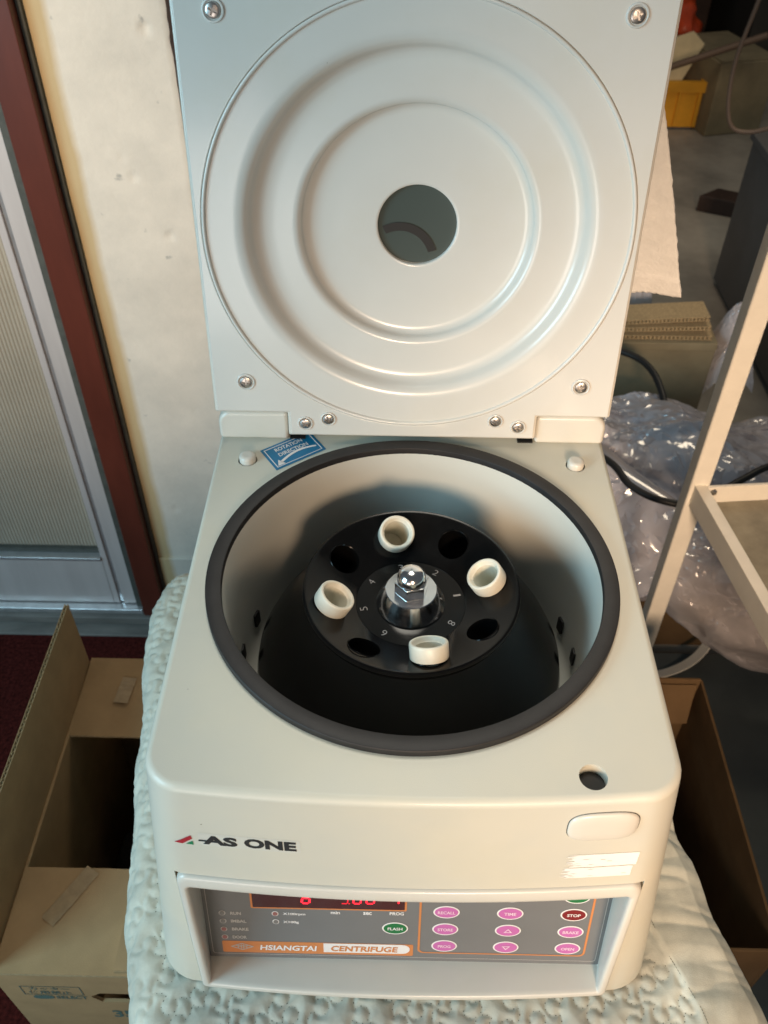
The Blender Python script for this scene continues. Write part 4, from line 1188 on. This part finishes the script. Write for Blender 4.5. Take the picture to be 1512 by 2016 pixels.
# greyish carton and a stack of corrugated sheets on it
gc = thing('carton', 'greyish brown carton behind the heap of clear plastic', 'carton', (0.6, 1.6, 0.001))
obj('carton_body', mbox((0.40, 1.50, 0.001), (0.735, 1.62, 0.365)), 'card_grey', gc, bevel=0.003)
obj('carton_flap', mbox((0.40, 1.492, 0.345), (0.733, 1.4985, 0.3655)), 'card_grey', gc, bevel=0.002)
gs = thing('corrugated_sheets', 'fan of corrugated cardboard sheets on top of the greyish carton', 'cardboard', (0.6, 1.58, 0.366))
for k in range(3):
    fr2 = Fr((0.43 + 0.012 * k, 1.505 + 0.006 * k, 0.3665 + 0.0135 * k), (1, 0, 0.035 * k), (0, 1, 0)); b = bmesh.new(); L_ = 0.29 - 0.018 * k
    prism(b, fr2, [(0, 0), (L_, 0), (L_, 0.07), (0, 0.07)], 0, 0.0018); prism(b, fr2, [(0, 0), (L_, 0), (L_, 0.07), (0, 0.07)], 0.0085, 0.010)
    nr = 30
    for q in range(nr): prism(b, fr2, [(L_ * (q + 0.1) / nr, 0.001), (L_ * (q + 0.5) / nr, 0.001), (L_ * (q + 0.5) / nr, 0.069), (L_ * (q + 0.1) / nr, 0.069)], 0.0018, 0.0085)
    obj('sheet', b, 'card_edge', gs)

# cables
b = bmesh.new(); tube(b, spline([(0.28, 1.08, 0.43), (0.375, 0.97, 0.45), (0.405, 0.902, 0.45), (0.451, 0.864, 0.45), (0.515, 0.86, 0.448), (0.607, 0.921, 0.45), (0.68, 0.965, 0.45), (0.85, 1.05, 0.42)], 14), 0.0065, 12)
tag(obj('power_cable', b, 'cable', angle=180), 'thick black cable looping from behind the centrifuge over the clear plastic', 'cable')
b = bmesh.new(); tube(b, spline([(0.42, 1.44, 0.40), (0.488, 1.402, 0.40), (0.53, 1.358, 0.40), (0.55, 1.292, 0.39), (0.551, 1.22, 0.36), (0.53, 1.15, 0.25)], 12), 0.0075, 12)
tag(obj('power_cable', b, 'cable', angle=180), 'short black cable curving down in front of the greyish carton', 'cable')

# brown paper carton with a finger hole, white strap
pc = thing('paper_carton', 'brown paper carton with a dark round hole behind the cart post foot', 'carton', (0.56, 0.93, 0.001))
b = mbox((0.46, 0.90, 0.001), (0.66, 1.02, 0.16)); hb = cyl((0.575, 0.85, 0.125), (0.575, 0.93, 0.125), 0.032, 32)
obj('carton_body', boolean(b, [hb], 'pc'), 'card_dark', pc, wn=True)
b = bmesh.new(); prism(b, Fr((0.46, 0.895, 0.155), (1, 0, 0.1), (0, -0.6, 0.5)), [(0, 0), (0.12, 0), (0.10, 0.05), (0.01, 0.05)], 0, 0.002); obj('carton_flap', b, 'card_dark', pc)
b = bmesh.new(); pts = spline([(0.40, 0.775, 0.03), (0.47, 0.790, 0.03), (0.545, 0.806, 0.03), (0.60, 0.828, 0.045), (0.632, 0.852, 0.085), (0.642, 0.868, 0.14)], 10)
A = []
for i, p_ in enumerate(pts):
    d = (pts[min(i + 1, len(pts) - 1)] - pts[max(0, i - 1)]).normalized(); s2 = d.cross(V((-0.25, 0.3, 1))).normalized(); nn = s2.cross(d).normalized()
    A.append([b.verts.new(p_ + s2 * a_ * 0.011 + nn * c_ * 0.0015) for a_, c_ in ((-1, -1), (1, -1), (1, 1), (-1, 1))])
for r0, r1 in zip(A[:-1], A[1:]):
    for i in range(4): b.faces.new((r0[i], r0[(i + 1) % 4], r1[(i + 1) % 4], r1[i]))
tag(obj('plastic_strap', b, 'cart'), 'curved white plastic strap on the slate board under the cart', 'strap')

# towel on a rack behind the lid
rk = thing('towel_rack', 'thin metal rack hidden behind the open lid carrying the towel', 'rack', (0.03, 0.635, 0.001))
b = bmesh.new(); tube(b, [(-0.14, 0.640, 1.262), (0.225, 0.640, 1.262)], 0.006, 12); obj('rail', b, 'steel', rk)
for x in (-0.09, 0.10):
    b = bmesh.new(); tube(b, [(x, 0.640, 0.02), (x, 0.640, 1.258)], 0.006, 12); obj('post', b, 'steel', rk)
    obj('foot', mbox((x - 0.02, 0.54, 0.008), (x + 0.02, 0.74, 0.02)), 'steel', rk, bevel=0.003)
b = bmesh.new(); nu, nv = 150, 130; g = []
for i in range(nu + 1):
    row = []
    for k in range(nv + 1):
        u = i / nu; v = k / nv                        # v: 0 top, 1 hem
        z = 1.270 - 0.272 * v; xr = 0.232 + 0.066 * max(0, (1.21 - z) / 0.21) ** 0.9 if z < 1.21 else 0.232
        x = -0.12 + (xr + 0.12) * u; fold = 0.006 * math.sin(u * 21 + 1.5 * v) * v
        y = 0.628 - 0.010 * math.sin(min(1, v * 12) * PI / 2) + fold - 0.01 * v
        bm_ = 0.0009 * (1 - sstep(0.93, 0.985, u)) * math.sin((x + 0.25 * z) * 1150 + 2 * noise.noise((x * 40, z * 40, 1))) * math.sin((z - 0.3 * x) * 900) + 0.0008 * noise.noise((x * 200, z * 200, 4))
        hem = 0.002 if v > 0.93 else 0
        z += 0.010 * (u - 0.7) * v * -1 + 0.003 * noise.noise((x * 30, 2, 2)) * v
        if i == nu: x += 0.0010 * noise.noise((z * 160, 1, 1))
        row.append(b.verts.new((x, y - bm_ - hem, z)))
    g.append(row)
for i in range(nu):
    for k in range(nv): b.faces.new((g[i][k], g[i][k + 1], g[i + 1][k + 1], g[i + 1][k]))
tw = tag(obj('towel', b, 'towel', angle=180), 'cream terry towel hanging in warm light behind the right side of the lid', 'towel')
md = tw.modifiers.new('s', 'SOLIDIFY'); md.thickness = 0.006; md.offset = -1

# ------------------------------------------------------------------ dim far room
cr = thing('yellow_crate', 'small yellow plastic crate on the dark floor far behind', 'crate', (1.2, 3.85, 0))
obj('crate_body', boolean(mbox((0.95, 3.80, 0.012), (1.305, 4.05, 0.16)), [mbox((0.958, 3.81, 0.03), (1.297, 4.04, 0.5))], 'cb'), 'crate', cr, wn=True)
obj('crate_rim', boolean(mbox((0.94, 3.79, 0.1605), (1.315, 4.06, 0.205)), [mbox((0.958, 3.81, 0.1), (1.297, 4.04, 0.5))], 'cr'), 'crate', cr, wn=True)
for x in (1.02, 1.11, 1.20, 1.285): obj('crate_rib', mbox((x, 3.785, 0.02), (x + 0.012, 3.7995, 0.16)), 'crate', cr, bevel=0.002)
obj('crate_foot', mbox((0.96, 3.80, 0.0005), (1.295, 4.04, 0.0115)), 'greymetal', cr)
b = bmesh.new(); prism(b, Fr((1.02, 3.86, 0.17), (1, 0, 0), (0.1, 0.3, 1)), [(0, 0), (0.19, 0), (0.26, 0.16), (0.20, 0.21), (0.02, 0.15)], 0, 0.01)
tag(obj('cream_cloth', b, 'rag', bevel=0.004), 'cream cloth sticking up out of the yellow crate', 'cloth')
b = bmesh.new(); bmesh.ops.create_icosphere(b, subdivisions=4, radius=1)
for v in b.verts:
    d = v.co.copy(); k = 1 + 0.3 * noise.noise(d * 2) + 0.12 * abs(noise.noise(d * 7)); v.co = V((1.20 + d.x * 0.15 * k, 4.22 + d.y * 0.12 * k, 0.25 + d.z * 0.20 * k))
tag(obj('red_bag', b, 'redbag', angle=60), 'crumpled red plastic bag behind the yellow crate', 'bag')
b = bmesh.new(); bmesh.ops.create_icosphere(b, subdivisions=4, radius=1)
for v in b.verts:
    d = v.co.copy(); k = 1 + 0.3 * noise.noise(d * 2 + V((5, 1, 0))) + 0.12 * abs(noise.noise(d * 7)); v.co = V((1.13 + d.x * 0.20 * k, 4.5 + d.y * 0.12 * k, 0.56 + d.z * 0.13 * k))
tag(obj('clear_bag', b, 'film2', angle=60), 'pale clear bag above the red bag far behind', 'bag')
g2 = thing('dusty_carton', 'dusty grey-brown carton in the dark right of the yellow crate', 'carton', (1.45, 4.0, 0))
b = bmesh.new(); prism(b, Fr((1.33, 3.72, 0), (0.92, 0.25, 0), (-0.25, 0.92, 0)), [(0, 0), (0.27, 0), (0.27, 0.42), (0, 0.42)], 0, 0.30); obj('carton_body', b, 'card_grey', g2, bevel=0.006)
b = bmesh.new(); prism(b, Fr((1.335, 3.73, 0.3005), (0.92, 0.25, 0), (-0.25, 0.92, 0)), [(0, 0), (0.26, 0.0), (0.26, 0.2), (0, 0.2)], 0, 0.006); obj('carton_flap', b, 'card_grey', g2, bevel=0.002)
b = bmesh.new(); tube(b, spline([(1.05, 3.70, 0.27), (1.20, 3.68, 0.33), (1.38, 3.66, 0.40), (1.46, 3.65, 0.43)], 8), 0.014, 10)
tag(obj('wooden_stick', b, 'stick', angle=180), 'brown stick lying across the dusty carton far behind', 'stick')
b = bmesh.new(); tube(b, spline([(0.915, 2.30, 1.30), (0.910, 2.30, 0.95), (0.892, 2.32, 0.72), (0.910, 2.30, 0.58), (0.965, 2.28, 0.555), (1.05, 2.24, 0.60), (1.15, 2.2, 0.68)], 14), 0.006, 8)
tag(obj('hanging_cord', b, 'stick', angle=180), 'dark cord hanging in a loop in front of the dim background', 'cord')
sb = thing('steel_cabinet', 'grey steel cabinet corner at the right edge of the dark room', 'cabinet', (1.2, 2.2, 0))
obj('cabinet_top', mbox((1.035, 1.75, 0.478), (1.6, 2.438, 0.50)), 'greymetal', sb, bevel=0.003)
obj('cabinet_side', mbox((1.045, 1.76, 0.02), (1.6, 2.43, 0.4775)), 'greymetal', sb, bevel=0.003)
wb = thing('wood_offcut', 'dark brown wood offcut lying on the floor beside the steel cabinet', 'wood', (1.2, 2.9, 0))
b = bmesh.new(); prism(b, Fr((1.12, 2.98, 0.001), (0.9, -0.42, 0), (0.42, 0.9, 0)), [(0, 0), (0.34, 0), (0.34, 0.09), (0.05, 0.10)], 0, 0.06); obj('offcut_body', b, 'darkwood', wb, bevel=0.003)
tag(obj('dark_cupboard', mbox((1.62, 4.3, 0.0), (2.6, 5.0, 1.8)), 'backwall', bevel=0.005), 'dark cupboard deep in the background at the top right', 'cupboard')
tag(obj('storage_shelf', mbox((0.6, 4.6, 0.0), (1.5, 5.1, 0.5)), 'darkwood', bevel=0.005), 'dark low shelf behind the red bag', 'shelf')
